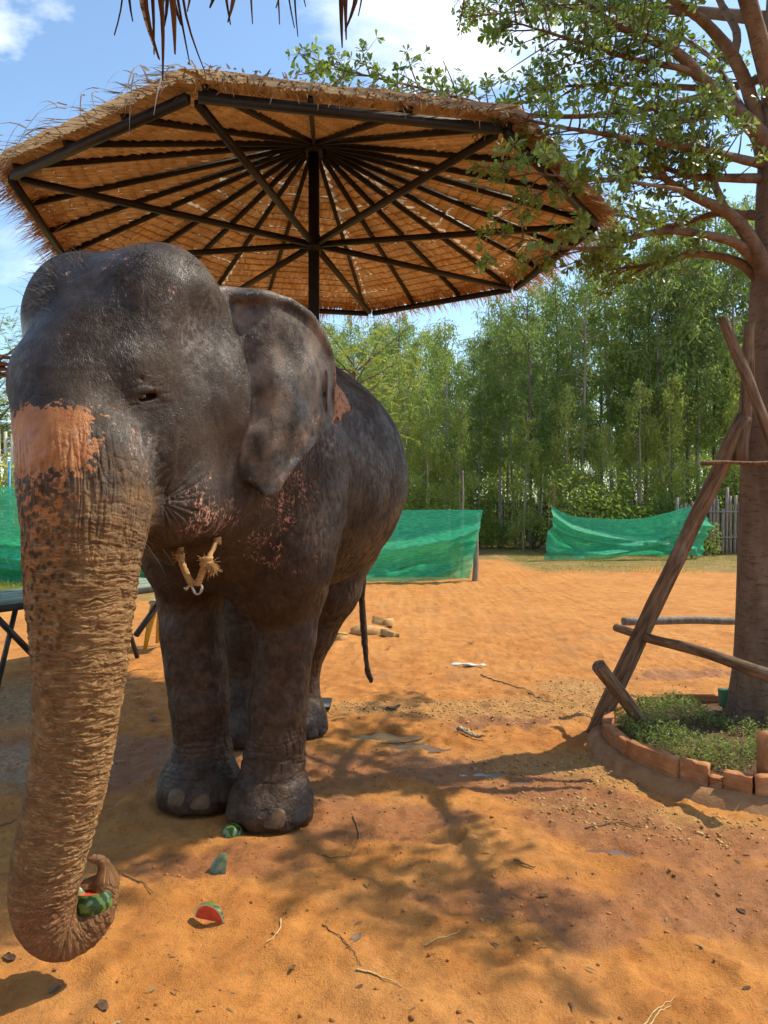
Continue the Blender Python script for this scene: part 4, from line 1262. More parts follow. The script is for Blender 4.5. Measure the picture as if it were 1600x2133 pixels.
def leaves(P, D, U, L, Wd, tpl):
    """P base, D direction, U face normal hint"""
    v, f = tpl
    D = D / (np.linalg.norm(D, axis=1)[:, None] + 1e-9)
    S = np.cross(D, U); S /= np.linalg.norm(S, axis=1)[:, None] + 1e-9
    N = np.cross(S, D)
    V = P[:, None, :] + S[:, None, :] * (v[:, 0][None] * Wd[:, None])[:, :, None] + D[:, None, :] * (v[:, 1][None] * L[:, None])[:, :, None] + N[:, None, :] * (v[:, 2][None] * L[:, None])[:, :, None]
    F = (f[None] + (np.arange(len(P)) * len(v))[:, None, None]).reshape(-1, 3)
    return V.reshape(-1, 3), F
def rosettes(T, A, rng, n=7, L=(.045, .075)):
    """whorls of leaves at twig ends T with twig direction A"""
    m = len(T)
    T = np.repeat(T, n, 0); A = np.repeat(A, n, 0)
    r = rng.normal(0, 1, (len(T), 3)); r -= A * (r * A).sum(1)[:, None]; r /= np.linalg.norm(r, axis=1)[:, None] + 1e-9
    D = A * rng.uniform(.1, .9, len(T))[:, None] + r * 1.0 + np.array((0, 0, -.05))
    U = A + np.array((0, 0, .5)) + rng.normal(0, .25, (len(T), 3))
    l = rng.uniform(*L, len(T))
    return leaves(T + r * .004, D, U, l, l * rng.uniform(.42, .55, len(T)), leaf_tpl())
def make_big_tree():
    rng = np.random.default_rng(77)
    root = empty('shade_tree', (TREE[0], TREE[1], 0), 'big shade tree with smooth brown trunk and spreading leafy branches at right', 'tree')
    off = (-TREE[0], -TREE[1], 0)
    tr = spline([(2.57, 5.05, -.05, .27), (2.57, 5.05, .08, .235), (2.575, 5.05, .22, .205), (2.585, 5.05, .5, .19), (2.60, 5.05, 1.0, .18), (2.635, 5.06, 2.0, .166), (2.68, 5.08, 3.0, .15), (2.73, 5.1, 4.3, .12), (2.80, 5.15, 5.6, .085), (2.9, 5.2, 7.0, .04)], 60)
    an = np.linspace(0, 2 * math.pi, 28, endpoint=False)
    V = []
    for x, y, z, r in tr:
        k = 1 + .16 * np.exp(-z / .16) * np.cos(an * 5 + .6) + .035 * np.cos(an * 3 + z * 2.1) + .02 * vnoise(np.column_stack([np.cos(an) * 2, np.sin(an) * 2, np.full(28, z * 4)]))
        V.append(np.column_stack([x + np.cos(an) * r * k, y + np.sin(an) * r * k, np.full(28, z)]))
    V = np.concatenate(V)
    i = (np.arange(59)[:, None] * 28 + np.arange(28)[None]).ravel(); j = (np.arange(59)[:, None] * 28 + (np.arange(28)[None] + 1) % 28).ravel()
    me = np_mesh('trunk', V, np.stack([i, j, j + 28, i + 28], 1)); smooth(me)
    trunk = link('trunk', me, bark_m, root, off)
    B = []                                              # (polyline with radius, leafy from this fraction)
    def br(pts, leafy): B.append((spline([np.append(at(a, b, c), r) for a, b, c, r in pts], 8 * len(pts)), leafy))
    def bw(pts, leafy): B.append((spline(pts, 8 * len(pts)), leafy))
    br([(1600, 600, 5.05, .085), (1582, 538, 5.0, .075), (1552, 481, 4.95, .062), (1512, 440, 4.9, .052), (1460, 416, 4.8, .043), (1390, 376, 4.7, .033), (1364, 328, 4.65, .022), (1345, 285, 4.6, .01)], .62)
    br([(1512, 440, 4.9, .038), (1495, 400, 4.9, .034), (1482, 363, 4.9, .027), (1466, 315, 4.9, .016), (1440, 285, 4.9, .007)], .5)
    br([(1600, 575, 5.05, .06), (1556, 525, 5.0, .05), (1512, 499, 4.9, .042), (1381, 481, 4.7, .03), (1250, 516, 4.5, .018), (1162, 512, 4.35, .012), (1053, 490, 4.2, .005)], .40)
    br([(1602, 610, 5.1, .055), (1552, 555, 5.1, .046), (1500, 535, 5.1, .038), (1437, 530, 5.0, .03), (1350, 552, 4.9, .02), (1262, 562, 4.9, .008)], .45)
    br([(1615, 400, 5.05, .10), (1600, 330, 5.05, .088), (1574, 271, 4.95, .08), (1512, 219, 4.85, .068), (1460, 162, 4.75, .055), (1403, 105, 4.65, .043), (1294, 57, 4.5, .03), (1228, 13, 4.4, .02), (1140, -50, 4.3, .008)], .55)
    br([(1600, 360, 5.1, .085), (1582, 284, 5.1, .072), (1569, 219, 5.1, .065), (1530, 122, 5.0, .055), (1469, 48, 4.9, .045), (1403, 0, 4.8, .035), (1320, -75, 4.7, .02), (1220, -140, 4.6, .008)], .55)
    br([(1528, 118, 5.0, .045), (1534, 66, 5.0, .036), (1499, 0, 5.1, .03), (1465, -90, 5.2, .02), (1400, -180, 5.3, .008)], .5)
    br([(1462, 165, 4.75, .036), (1425, 144, 4.7, .03), (1316, 122, 4.6, .022), (1250, 100, 4.5, .018), (1162, 74, 4.4, .012), (1050, 39, 4.3, .005)], .18)
    br([(1480, 185, 4.8, .03), (1294, 175, 4.9, .02), (1206, 178, 4.9, .014), (1110, 186, 4.9, .006)], .2)
    br([(1600, 372, 5.1, .05), (1447, 368, 4.9, .03), (1380, 350, 4.8, .02), (1290, 352, 4.6, .008)], .2)
    br([(1600, 345, 5.1, .045), (1450, 310, 4.6, .032), (1320, 289, 4.3, .022), (1206, 271, 4.1, .015), (1132, 258, 4.0, .01), (1060, 238, 3.9, .005)], .15)
    br([(1420, 395, 4.3, .016), (1260, 372, 4.1, .011), (1150, 365, 4.0, .008), (1040, 350, 3.9, .004)], .3)
    br([(1620, 150, 5.2, .05), (1500, 190, 5.4, .036), (1300, 235, 5.3, .028), (1100, 240, 5.2, .02), (960, 205, 5.1, .014), (800, 165, 5.0, .009), (665, 138, 5.0, .004)], .52)
    br([(1590, 450, 5.1, .05), (1490, 445, 5.4, .035), (1400, 470, 5.6, .025), (1300, 450, 5.8, .014), (1230, 430, 5.9, .006)], .2)
    br([(1520, 225, 4.9, .03), (1440, 250, 4.6, .022), (1380, 240, 4.4, .014), (1330, 200, 4.3, .006)], .25)
    br([(1560, 250, 5.0, .035), (1480, 120, 5.6, .022), (1380, 60, 5.9, .014), (1280, 30, 6.1, .006)], .25)
    # unseen rest of the crown, upper and right branches shaped for the dapple they cast
    bw([(2.73, 5.1, 4.2, .09), (2.2, 4.6, 4.9, .07), (1.6, 4.1, 5.5, .045), (1.0, 3.8, 5.9, .02), (.5, 3.7, 6.1, .008)], .35)
    bw([(2.74, 5.1, 4.4, .08), (3.3, 4.7, 5.0, .06), (4.0, 4.3, 5.3, .035), (4.7, 4.0, 5.5, .01)], .3)
    bw([(2.70, 5.08, 3.6, .07), (3.2, 5.3, 4.1, .04), (3.6, 5.6, 4.4, .01)], .3)
    bw([(2.72, 5.1, 4.0, .08), (3.2, 5.8, 4.6, .05), (3.7, 6.5, 5.0, .03), (4.0, 7.3, 5.2, .01)], .3)
    bw([(2.76, 5.12, 4.9, .07), (2.2, 5.9, 5.5, .045), (1.5, 6.5, 5.9, .02), (.8, 6.9, 6.1, .008)], .3)
    bw([(2.80, 5.15, 5.4, .06), (3.1, 4.9, 6.2, .04), (3.3, 4.6, 6.7, .01)], .3)
    bw([(2.82, 5.15, 5.7, .06), (2.3, 4.9, 6.5, .04), (1.8, 4.5, 7.0, .01)], .3)
    bw([(2.70, 5.08, 3.3, .06), (3.3, 4.1, 3.9, .04), (3.6, 3.6, 4.2, .008)], .3)
    bw([(2.74, 5.1, 4.5, .06), (2.6, 4.4, 5.2, .04), (2.5, 4.0, 5.6, .02)], .3)
    ends, edir = [], []
    twig = MB()
    for pl, leafy in B:
        mb = MB(); mb.tube(pl[:, :3], pl[:, 3] * .72, 12, True, 1.0, .05, rng)
        mb.build('branch', bark_m, root, True, off)
        L = np.concatenate([[0], np.cumsum(np.linalg.norm(np.diff(pl[:, :3], axis=0), axis=1))])
        tot = L[-1]
        n = int(tot * (1 - leafy) * (13 if pl[-1, 1] < 4.25 and pl[-1, 2] < 4.2 else 23)) + 5
        for q in range(n):
            s = tot * (leafy + (1 - leafy) * (q + rng.random()) / n)
            p = np.array([np.interp(s, L, pl[:, k]) for k in range(3)])
            i = min(np.searchsorted(L, s), len(pl) - 1); i0 = max(i - 1, 0)
            T = pl[i, :3] - pl[i0, :3]; T /= np.linalg.norm(T) + 1e-9
            side = np.cross(T, (0, 0, 1.0)); side /= np.linalg.norm(side) + 1e-9
            sg = 1 if q % 2 else -1
            D = side * sg * rng.uniform(.5, 1.1) + T * rng.uniform(.3, 1.0) + np.array((0, 0, rng.normal(.02, .22)))
            D /= np.linalg.norm(D)
            l = rng.uniform(.12, .42) * (1 if s < tot * .9 else .6)
            k = np.linspace(0, 1, 5)[:, None]
            bend = rng.normal(0, .12, 3) * l
            W = p + D * l * k + bend * k ** 2
            twig.tube(W, .005 * (1 - .7 * k[:, 0]) + .0012, 4, False)
            ends.append(W[-1]); edir.append(W[-1] - W[-2])
            for e in range(rng.integers(2, 5)):
                a = rng.uniform(.25, .95)
                pp = p + D * l * a + bend * a * a
                dd = D + rng.normal(0, .75, 3) * np.array((1, 1, .55)); dd /= np.linalg.norm(dd)
                ll = rng.uniform(.04, .15)
                twig.tube(np.array([pp, pp + dd * ll]), np.array([.0026, .0014]), 3, False)
                ends.append(pp + dd * ll); edir.append(dd)
                if rng.random() < .5:
                    ends.append(pp + dd * ll * .5); edir.append(dd)
    tag(twig.build('twigs', bark_m, root, False, off), kind='stuff')
    # bare thin twigs
    ends = np.array(ends); edir = np.array(edir); edir /= np.linalg.norm(edir, axis=1)[:, None] + 1e-9
    keep = rng.random(len(ends)) < .93
    # leave the low sun's way to the trunk of the animal open
    V, F = rosettes(ends[keep], edir[keep], rng, 9, (.034, .062))
    print('TREE leaves', len(F) // 4, flush=True)
    tag(link('crown', np_mesh('crown', V, F), tree_leaf, root, off), kind='stuff')
    return root
big_tree = make_big_tree()

# ================================================================ plantation behind
pale_bark = simple_mat('pale_bark', (.20, .17, .13), (.42, .37, .30), 3, .85, .4, .01, (3, 3, .5))
dark_bark = simple_mat('grey_bark', (.09, .075, .055), (.20, .17, .13), 3, .85, .4, .01, (3, 3, .5))
euc_leaf = [leaf_mat('plantation_leaf', (.15, .215, .055), (.34, .42, .12), .58, .5, .35), leaf_mat('plantation_leaf_dark', (.11, .18, .058), (.26, .345, .105), .55, .5, .35),
            leaf_mat('plantation_leaf_yellow', (.19, .245, .055), (.42, .46, .12), .58, .5, .35)]
def make_tall(seed, H, crown0, rad, nb, mat, bark_, lean=0.02, dens=1.0):
    """slender tree of height H; crown from crown0*H up; returns (trunk mesh, crown mesh)"""
    rng = np.random.default_rng(seed)
    k = np.linspace(0, 1, 14)
    off = np.column_stack([np.cumsum(rng.normal(0, lean, 14)), np.cumsum(rng.normal(0, lean, 14)), k * H])
    off[0, :2] = 0
    mb = MB(); mb.tube(off, .062 * (1 - .85 * k) * (H / 10) + .008, 7)
    P, D, Uu = [], [], []
    for b in range(nb):
        h = crown0 + (1 - crown0) * (b + rng.random()) / nb
        base = np.array([np.interp(h, k, off[:, q]) for q in range(3)])
        an = rng.uniform(0, 2 * math.pi)
        prof = math.sin(min(1, (1 - h) / (1 - crown0) * 1.15 + .12) * math.pi * .62) * rad
        l = prof * rng.uniform(.55, 1.15) + .15
        dr = np.array((math.cos(an), math.sin(an), rng.uniform(.35, .95)))
        t = np.linspace(0, 1, 6)[:, None]
        W = base + dr * l * t + np.array((0, 0, -.5 * l)) * t ** 2
        mb.tube(W, .016 * (1 - .85 * t[:, 0]) * (H / 10) + .003, 4, False)
        n = int(92 * dens * (l / rad + .35))
        a = np.sqrt(rng.uniform(.04, 1.0, n))
        nc = max(2, int(l * 6)); ac = np.sqrt(rng.uniform(.08, 1.0, nc))
        cc = base + dr * l * ac[:, None] + np.array((0, 0, -.5 * l)) * (ac ** 2)[:, None] + rng.normal(0, .13, (nc, 3))
        ii = rng.integers(0, nc, n)
        hang = np.abs(rng.normal(0, .30, n))
        pp = cc[ii] + rng.normal(0, .085, (n, 3)) * (1 + hang)[:, None]
        pp[:, 2] -= hang
        d = np.column_stack([rng.normal(0, .55, n), rng.normal(0, .55, n), -np.abs(rng.normal(.75, .4, n))])
        P.append(pp); D.append(d); Uu.append(rng.normal(0, 1, (n, 3)))
    P, D, Uu = np.concatenate(P), np.concatenate(D), np.concatenate(Uu)
    L = rng.uniform(.11, .24, len(P))
    V, F = leaves(P, D, Uu, L, L * rng.uniform(.18, .28, len(P)), leaf_tpl(False))
    return mb.mesh('trunk', True), np_mesh('crown', V, F)
def tree_obj(name, label, tm, cm, bm, lm, loc, rz, sc, group, cat='tree'):
    root = empty(name, loc, label, cat, group)
    root.rotation_euler = (0, 0, rz); root.scale = (sc, sc, sc)
    if not len(tm.materials): tm.materials.append(bm)
    t = link('trunk', tm, None, root)
    c = link('crown', cm, None, root)
    if not len(cm.materials): cm.materials.append(lm)
    tag(c, kind='stuff')
    return root
VAR = []
for i, (H, c0, rad, nb, m) in enumerate([(10, .26, 1.15, 56, 0), (11, .34, 1.25, 54, 1), (9, .20, 1.1, 56, 0), (12, .30, 1.35, 62, 1), (8, .16, 1.0, 44, 2), (10, .50, 1.0, 26, 0)]):
    VAR.append((*make_tall(100 + i, H, c0, rad, nb, m, pale_bark, .03), H, m))
def plantation():
    rng = np.random.default_rng(12)
    # px of the trunk, top row in the photo, depth
    front = [(922, 655, 25, 0), (1000, 700, 26.5, 1), (880, 690, 27, 2), (835, 660, 28, 3), (955, 730, 29, 0), (1040, 600, 26, 1), (1075, 640, 29, 5), (1107, 560, 25, 3), (1130, 600, 28, 1), (1165, 560, 27, 3), (1215, 540, 25.5, 1),
             (1283, 430, 26.5, 5), (1255, 520, 30, 3), (1310, 540, 27.5, 1), (1345, 500, 26, 3), (1374, 470, 25.5, 1), (1400, 480, 29, 3), (1432, 460, 25.5, 3), (1450, 440, 26, 1), (1490, 430, 28, 3), (1530, 420, 26.5, 1), (1570, 420, 29, 3), (1610, 400, 27, 3), (1650, 420, 26, 1),
             (790, 700, 30, 0), (760, 690, 32, 2), (1190, 640, 31, 2), (985, 690, 33, 0), (1140, 600, 34, 2), (1330, 520, 33, 0), (1420, 500, 34, 2), (1060, 650, 35, 2), (900, 690, 35, 2), (850, 720, 24.5, 4), (960, 830, 24, 4), (1090, 860, 24, 4), (1180, 800, 24, 4), (1330, 790, 24, 4), (1400, 780, 24.1, 4), (1540, 740, 24.2, 4),
             (700, 730, 33, 2), (620, 740, 33, 0), (1260, 880, 23.7, 4), (885, 850, 23.9, 4)]
    def tree_label(px, Y, v, w):
        seen = [k for k in front if k[3] == v]
        rank = sorted(seen).index(next(k for k in seen if k[0] == px and k[2] == Y))
        order = ['first', 'second', 'third', 'fourth', 'fifth', 'sixth', 'seventh', 'eighth', 'ninth', 'tenth', 'eleventh', 'twelfth', 'thirteenth', 'fourteenth', 'fifteenth', 'sixteenth'][rank]
        return '%s plantation tree, %s of its look from the elephant rightwards' % (w, order)
    words = ['leafy', 'dense dark green', 'bushy mid-green', 'tall broad dark green', 'low young yellow-green', 'thin sparse tall']
    for i, (px, py, Y, v) in enumerate(front):
        tm, cm, H, m = VAR[v]
        x = (px - CX) / FPX * Y
        top = CAMH + (HZ - py) / FPX * Y
        o = tree_obj('plantation_tree', words[v] + ' slender plantation tree in the grove beyond the green nets', tm, cm, pale_bark if v != 3 else dark_bark, euc_leaf[m], (x, Y, -.02), rng.uniform(0, 6.28), top / H, 'slender trees of the grove')
        o['label'] = tree_label(px, Y, v, words[v])
    # far rows close the view
    for i in range(40):
        Y = rng.uniform(36, 52)
        px = rng.uniform(560, 1750)
        tm, cm, H, m = VAR[rng.integers(0, 4)]
        top = CAMH + (HZ - rng.uniform(640, 760)) / FPX * Y
        o = tree_obj('plantation_tree', 'distant plantation tree deep inside the grove behind the front rows', tm, cm, pale_bark, euc_leaf[m], ((px - CX) / FPX * Y, Y, -.02), rng.uniform(0, 6.28), top / H, 'distant trees of the grove')
    for i in range(34):
        Y = rng.uniform(40, 50)
        px = 600 + 1080 * (i + rng.random()) / 34
        tm, cm, H, m = VAR[4 if i % 3 else 2]
        top = CAMH + (HZ - rng.uniform(800, 900)) / FPX * Y
        tree_obj('plantation_tree', 'low distant tree closing the view between the grove trunks', tm, cm, pale_bark, euc_leaf[m], ((px - CX) / FPX * Y, Y, -.6), rng.uniform(0, 6.28), top / H * 1.1, 'low distant trees of the grove')
plantation()
# ================================================================ planter ring
def prism(mb, prof, a, b, up=(0, 0, 1), jit=0.0, rngj=np.random.default_rng(1)):
    """extrude a closed 2-D profile (w, h) from a to b"""
    a = np.asarray(a, float); b = np.asarray(b, float)
    d = (b - a) / np.linalg.norm(b - a)
    s = np.cross(d, up); s /= np.linalg.norm(s); u = np.cross(s, d)
    n = len(prof)
    V = [a + s * w + u * h for w, h in prof] + [b + s * w + u * h for w, h in prof]
    base = mb.n
    V = []; K = 6 if jit else 2
    for q in range(K):
        c = a + (b - a) * q / (K - 1)
        for w, h in prof:
            jj = rngj.normal(0, jit, 3) if jit else 0
            V.append(c + s * w + u * h + jj)
    F = [(q * n + i, q * n + (i + 1) % n, (q + 1) * n + (i + 1) % n, (q + 1) * n + i) for q in range(K - 1) for i in range(n)]
    base = mb.n
    mb.add(np.array(V), F)
    mb.F.setdefault(n, []).append(np.array([[base + i for i in range(n)][::-1], [base + (K - 1) * n + i for i in range(n)]]))
    return K
    mb.add(np.array(V), [(i, (i + 1) % n, n + (i + 1) % n, n + i) for i in range(n)])
    mb.F.setdefault(n, []).append(np.array([[base + i for i in range(n)][::-1], [base + n + i for i in range(n)]]))
PC = np.array((2.30, 4.62)); PR = .88
clay = NT('terracotta_brick')
_P = clay.pos()
_c = clay.mix(clay.ramp(clay.noise(_P, 7, 5, .6), (.35, 0.), (.65, 1.)), (.30, .115, .045), (.46, .205, .085))
_c = clay.mix(clay.math('MULTIPLY', clay.ramp(clay.noise(_P, 22, 5, .7), (.55, 0.), (.7, 1.)), .6), _c, (.50, .34, .18))
clay_m = clay.done(_c, .88, clay.bump(clay.noise(_P, 70, 5, .7), .5, .004), .2)
mortar = simple_mat('earthy_mortar', (.24, .11, .045), (.38, .205, .095), 12, .95, .6, .006)
def make_planter():
    rng = np.random.default_rng(3)
    root = empty('brick_planter', (PC[0], PC[1], 0), 'low round planter of terracotta bricks round the foot of the tree', 'planter')
    off = (-PC[0], -PC[1], 0)
    n = 15
    # mortar footing
    an = np.linspace(0, 2 * math.pi, 97)
    V = []
    for r, z in ((PR + .13, -.03), (PR + .085, .025), (PR + .045, .055), (PR - .06, .05), (PR - .08, -.03)):
        rr = r + .012 * vnoise(np.column_stack([np.cos(an) * 9, np.sin(an) * 9, np.full(97, z * 50)]))
        V.append(np.column_stack([PC[0] + np.cos(an) * rr, PC[1] + np.sin(an) * rr, np.full(97, z) + .008 * vnoise(np.column_stack([np.cos(an) * 12, np.sin(an) * 12, np.full(97, 3.)]))]))
    V = np.concatenate(V)
    F = [(k * 97 + i, k * 97 + i + 1, (k + 1) * 97 + i + 1, (k + 1) * 97 + i) for k in range(4) for i in range(96)]
    link('footing', np_mesh('footing', V, np.array(F)), mortar, root, off)
    t = .031
    for i in range(n):
        a0 = 2 * math.pi * i / n + .005 + R(4); a1 = 2 * math.pi * (i + 1) / n - .005 + R(4)
        p0 = np.array((PC[0] + PR * math.cos(a0), PC[1] + PR * math.sin(a0), 0)); p1 = np.array((PC[0] + PR * math.cos(a1), PC[1] + PR * math.sin(a1), 0))
        h = .152 + rng.normal(0, .005); tilt = rng.normal(0, .004)
        am = math.degrees((a0 + a1) / 2) % 360
        prof = [(-t, .035)]
        z = .035
        for g in range(4):                              # pressed grooves on both faces
            z1 = .035 + (h - .035) * (g + 1) / 4
            prof += [(-t, z1 - .012), (-t + .009, z1 - .009), (-t + .009, z1 - .002)] if g < 3 else [(-t, h - .006), (-t + .006, h)]
        prof += [(-p[0], p[1]) for p in prof[::-1]]
        def piece(q0, q1, pr):
            mb = MB(); K = prism(mb, pr, q0, q1, jit=.0018)
            V = np.concatenate(mb.V); V[:, 2] += tilt * np.linspace(-1, 1, K).repeat(len(pr))
            mb.V = [V]
            mb.build('brick', clay_m, root, False, off)
        if 232 < am < 256:            # the broken one: two stumps and a crumbled middle
            m0 = p0 + (p1 - p0) * .40; m1 = p0 + (p1 - p0) * .62
            piece(p0, m0, prof); piece(m1, p1, [(w, .055 + (hh - .055) * .86) for w, hh in prof])
            piece(m0 + (p1 - p0) * .02, m1 - (p1 - p0) * .02, [(w * .9, .055 + (hh - .055) * .45) for w, hh in prof])
        else:
            piece(p0, p1, prof)
    # brick stood on end beside the front of the ring
    b = at(1608, 1600, 3.92); b[2] = 0
    mb = MB(); prism(mb, [(-.05, 0), (-.05, .06), (-.044, .065), (-.05, .07), (-.05, .33), (.05, .33), (.05, 0)], b + (-.045, 0, 0), b + (.075, .03, 0))
    mb.build('brick', clay_m, root, False, off)
    # soil inside
    V = [(PC[0], PC[1], .10)]; m = 40
    for i in range(m):
        a = 2 * math.pi * i / m
        V.append((PC[0] + (PR - .05) * math.cos(a), PC[1] + (PR - .05) * math.sin(a), .085))
    F = np.array([(0, 1 + i, 1 + (i + 1) % m) for i in range(m)])
    link('planter_soil', np_mesh('planter_soil', np.array(V), F), simple_mat('dark_soil', (.06, .03, .015), (.14, .075, .035), 20, .95, .8, .01), root, off)
    # creeping plants: short stems with tiny leaves
    N = 2600
    r = (PR - .07) * np.sqrt(rng.random(N)); a = rng.uniform(0, 2 * math.pi, N)
    x, y = PC[0] + r * np.cos(a), PC[1] + r * np.sin(a)
    dens = fbm(np.column_stack([x * 3, y * 3, 0 * x]), 3)
    keep = (np.hypot(x - TREE[0], y - TREE[1]) > .24) & (dens > -.28)
    x, y, dens = x[keep], y[keep], dens[keep]
    hgt = (.05 + .09 * np.clip(dens + .4, 0, 1)) * rng.uniform(.6, 1.3, len(x))
    P, D, U = [], [], []
    for k in range(9):
        f = (k + 1) / 9
        P.append(np.column_stack([x + rng.normal(0, .018, len(x)) * f, y + rng.normal(0, .018, len(x)) * f, .095 + hgt * f]))
        D.append(np.column_stack([rng.normal(0, 1, len(x)), rng.normal(0, 1, len(x)), rng.uniform(.1, .8, len(x))])); U.append(rng.normal(0, .6, (len(x), 3)) + (0, 0, 1))
    P, D, U = np.concatenate(P), np.concatenate(D), np.concatenate(U)
    L = rng.uniform(.012, .026, len(P))
    V, F = leaves(P, D, U, L, L * .55, leaf_tpl())
    gm = leaf_mat('ground_cover_leaf', (.075, .115, .022), (.22, .25, .055), .35, .55, .3)
    tag(link('ground_cover', np_mesh('ground_cover', V, F), gm), 'low creeping green plants filling the brick planter', 'plants', kind='stuff')
make_planter()

# ================================================================ timber props
wood = NT('weathered_pole')
_P = wood.pos(True)
_c = wood.mix(wood.ramp(wood.noise(wood.scale(_P, (9, 9, 1.0)), 6, 6, .65), (.35, 0.), (.65, 1.)), (.075, .040, .022), (.26, .155, .085))
_c = wood.mix(wood.math('MULTIPLY', wood.ramp(wood.noise(wood.scale(_P, (1, 1, .4)), 6, 4, .6), (.55, 0.), (.68, 1.)), .7), _c, (.38, .30, .22))
wood_m = wood.done(_c, .82, wood.bump(wood.noise(wood.scale(_P, (12, 12, 1)), 16, 5, .7), .7, .006), .2)
wood_grey = simple_mat('greyed_wood', (.13, .105, .08), (.34, .29, .235), 5, .85, .5, .005, (8, 8, 1))
def pole(name, a, b, r0, r1, label, cat='pole', group=None, mat=None, seed=0, wob=.012, n=12):
    rng = np.random.default_rng(seed)
    a = np.asarray(a, float); b = np.asarray(b, float)
    L = np.linalg.norm(b - a)
    k = np.linspace(0, 1, max(8, int(L / .06)))
    z = (b - a) / L
    x = np.cross(z, (0, 1, .01)); x /= np.linalg.norm(x); y = np.cross(z, x)
    w1 = vnoise(np.column_stack([k * L * 2.2, 0 * k + seed * 3.1, 0 * k])) * wob; w2 = vnoise(np.column_stack([k * L * 2.2, 0 * k + seed * 5.7, 0 * k + 4])) * wob
    an = np.linspace(0, 2 * math.pi, n, endpoint=False)
    rr = (r0 + (r1 - r0) * k)[:, None] * (1 + .10 * vnoise(np.column_stack([np.repeat(k * L * 5, n), np.tile(np.cos(an) * 1.3, len(k)) + seed, np.tile(np.sin(an) * 1.3, len(k))])).reshape(len(k), n))
    V = np.stack([w1[:, None] + rr * np.cos(an), w2[:, None] + rr * np.sin(an), np.repeat((k * L)[:, None], n, 1)], -1).reshape(-1, 3)
    m = len(k)
    i = (np.arange(m - 1)[:, None] * n + np.arange(n)[None]).ravel(); j = (np.arange(m - 1)[:, None] * n + (np.arange(n)[None] + 1) % n).ravel()
    me_ = MB(); me_.add(V, np.stack([i, j, j + n, i + n], 1))
    me_.F[n] = [np.array([list(range(n))[::-1], [(m - 1) * n + q for q in range(n)]])]
    me = me_.mesh(name)
    sm = np.ones(len(me.polygons), bool); sm[-2:] = False
    me.polygons.foreach_set('use_smooth', sm)
    o = link(name, me, mat or wood_m)
    o.location = a
    o.rotation_euler = Matrix((x, y, z)).transposed().to_euler()
    return tag(o, label, cat, group)
_b = ground(1234, 1521); _b[2] = -.05
pole('prop_pole', _b, at(1552, 868, 4.86), .058, .050, 'long dark leaning pole propping the tree from the planter edge', 'pole', 'timber props round the tree', seed=1)
pole('prop_pole', at(1544, 962, 4.84), at(1562, 672, 4.92), .044, .036, 'upright sawn-off pole bound against the tree trunk', 'pole', 'timber props round the tree', seed=2)
pole('prop_pole', at(1502, 664, 4.75), at(1625, 960, 4.55), .032, .036, 'smooth pale pole slanting down rightwards across the trunk', 'pole', 'timber props round the tree', seed=3)
pole('rail', at(1298, 1297, 5.55), at(1575, 1290, 5.60), .030, .029, 'pale horizontal rail behind the tree trunk', 'rail', 'timber props round the tree', wood_grey, seed=4)
pole('rail', at(1283, 1306, 5.33), at(1660, 1420, 3.75), .030, .036, 'dark rail running forward past the front of the tree', 'rail', 'timber props round the tree', seed=5)
pole('stake', at(1247, 1382, 4.62), at(1340, 1510, 4.80), .042, .040, 'short thick stake crossing the leaning pole at planter edge', 'stake', 'timber props round the tree', seed=6)
def plank():
    mb = MB(); rng = np.random.default_rng(4)
    a, b = at(1461, 966, 4.70), at(1640, 962, 4.66)
    k = np.linspace(0, 1, 14)
    P = a + (b - a) * k[:, None]; P[:, 2] += .006 * np.sin(k * 7)
    mb.tube(P, .028 + .004 * np.sin(k * 11), 8, True, .45, .12, rng)
    tag(mb.build('cross_piece', wood_m), 'short split cross piece nailed level across the trunk props', 'plank')
plank()

# ================================================================ green nets
def net_mat(name, alpha):
    t = NT(name)
    P = t.pos()
    n = t.noise(t.scale(P, (1.5, 1.5, 9)), 6, 4, .6)
    col = t.mix(t.ramp(n, (.3, 0.), (.7, 1.)), (.020, .37, .19), (.08, .62, .36))
    t.done(col, .55, t.bump(t.noise(P, 120, 2), .3, .003), .3)
    tr = t.n('ShaderNodeBsdfTranslucent', {'Color': col})
    mx = t.n('ShaderNodeMixShader', {0: .45, 1: t.b.outputs[0], 2: tr.outputs[0]})
    tp = t.n('ShaderNodeBsdfTransparent', {'Color': (.75, 1, .85, 1)})
    fold = t.ramp(n, (.3, alpha + .06), (.7, alpha - .06))
    mx2 = t.n('ShaderNodeMixShader', {0: fold, 1: mx.outputs[0], 2: tp.outputs[0]})
    t.t.links.new(mx2.outputs[0], t.out.inputs[0])
    return t.m
net_m = net_mat('green_shade_net', .27)
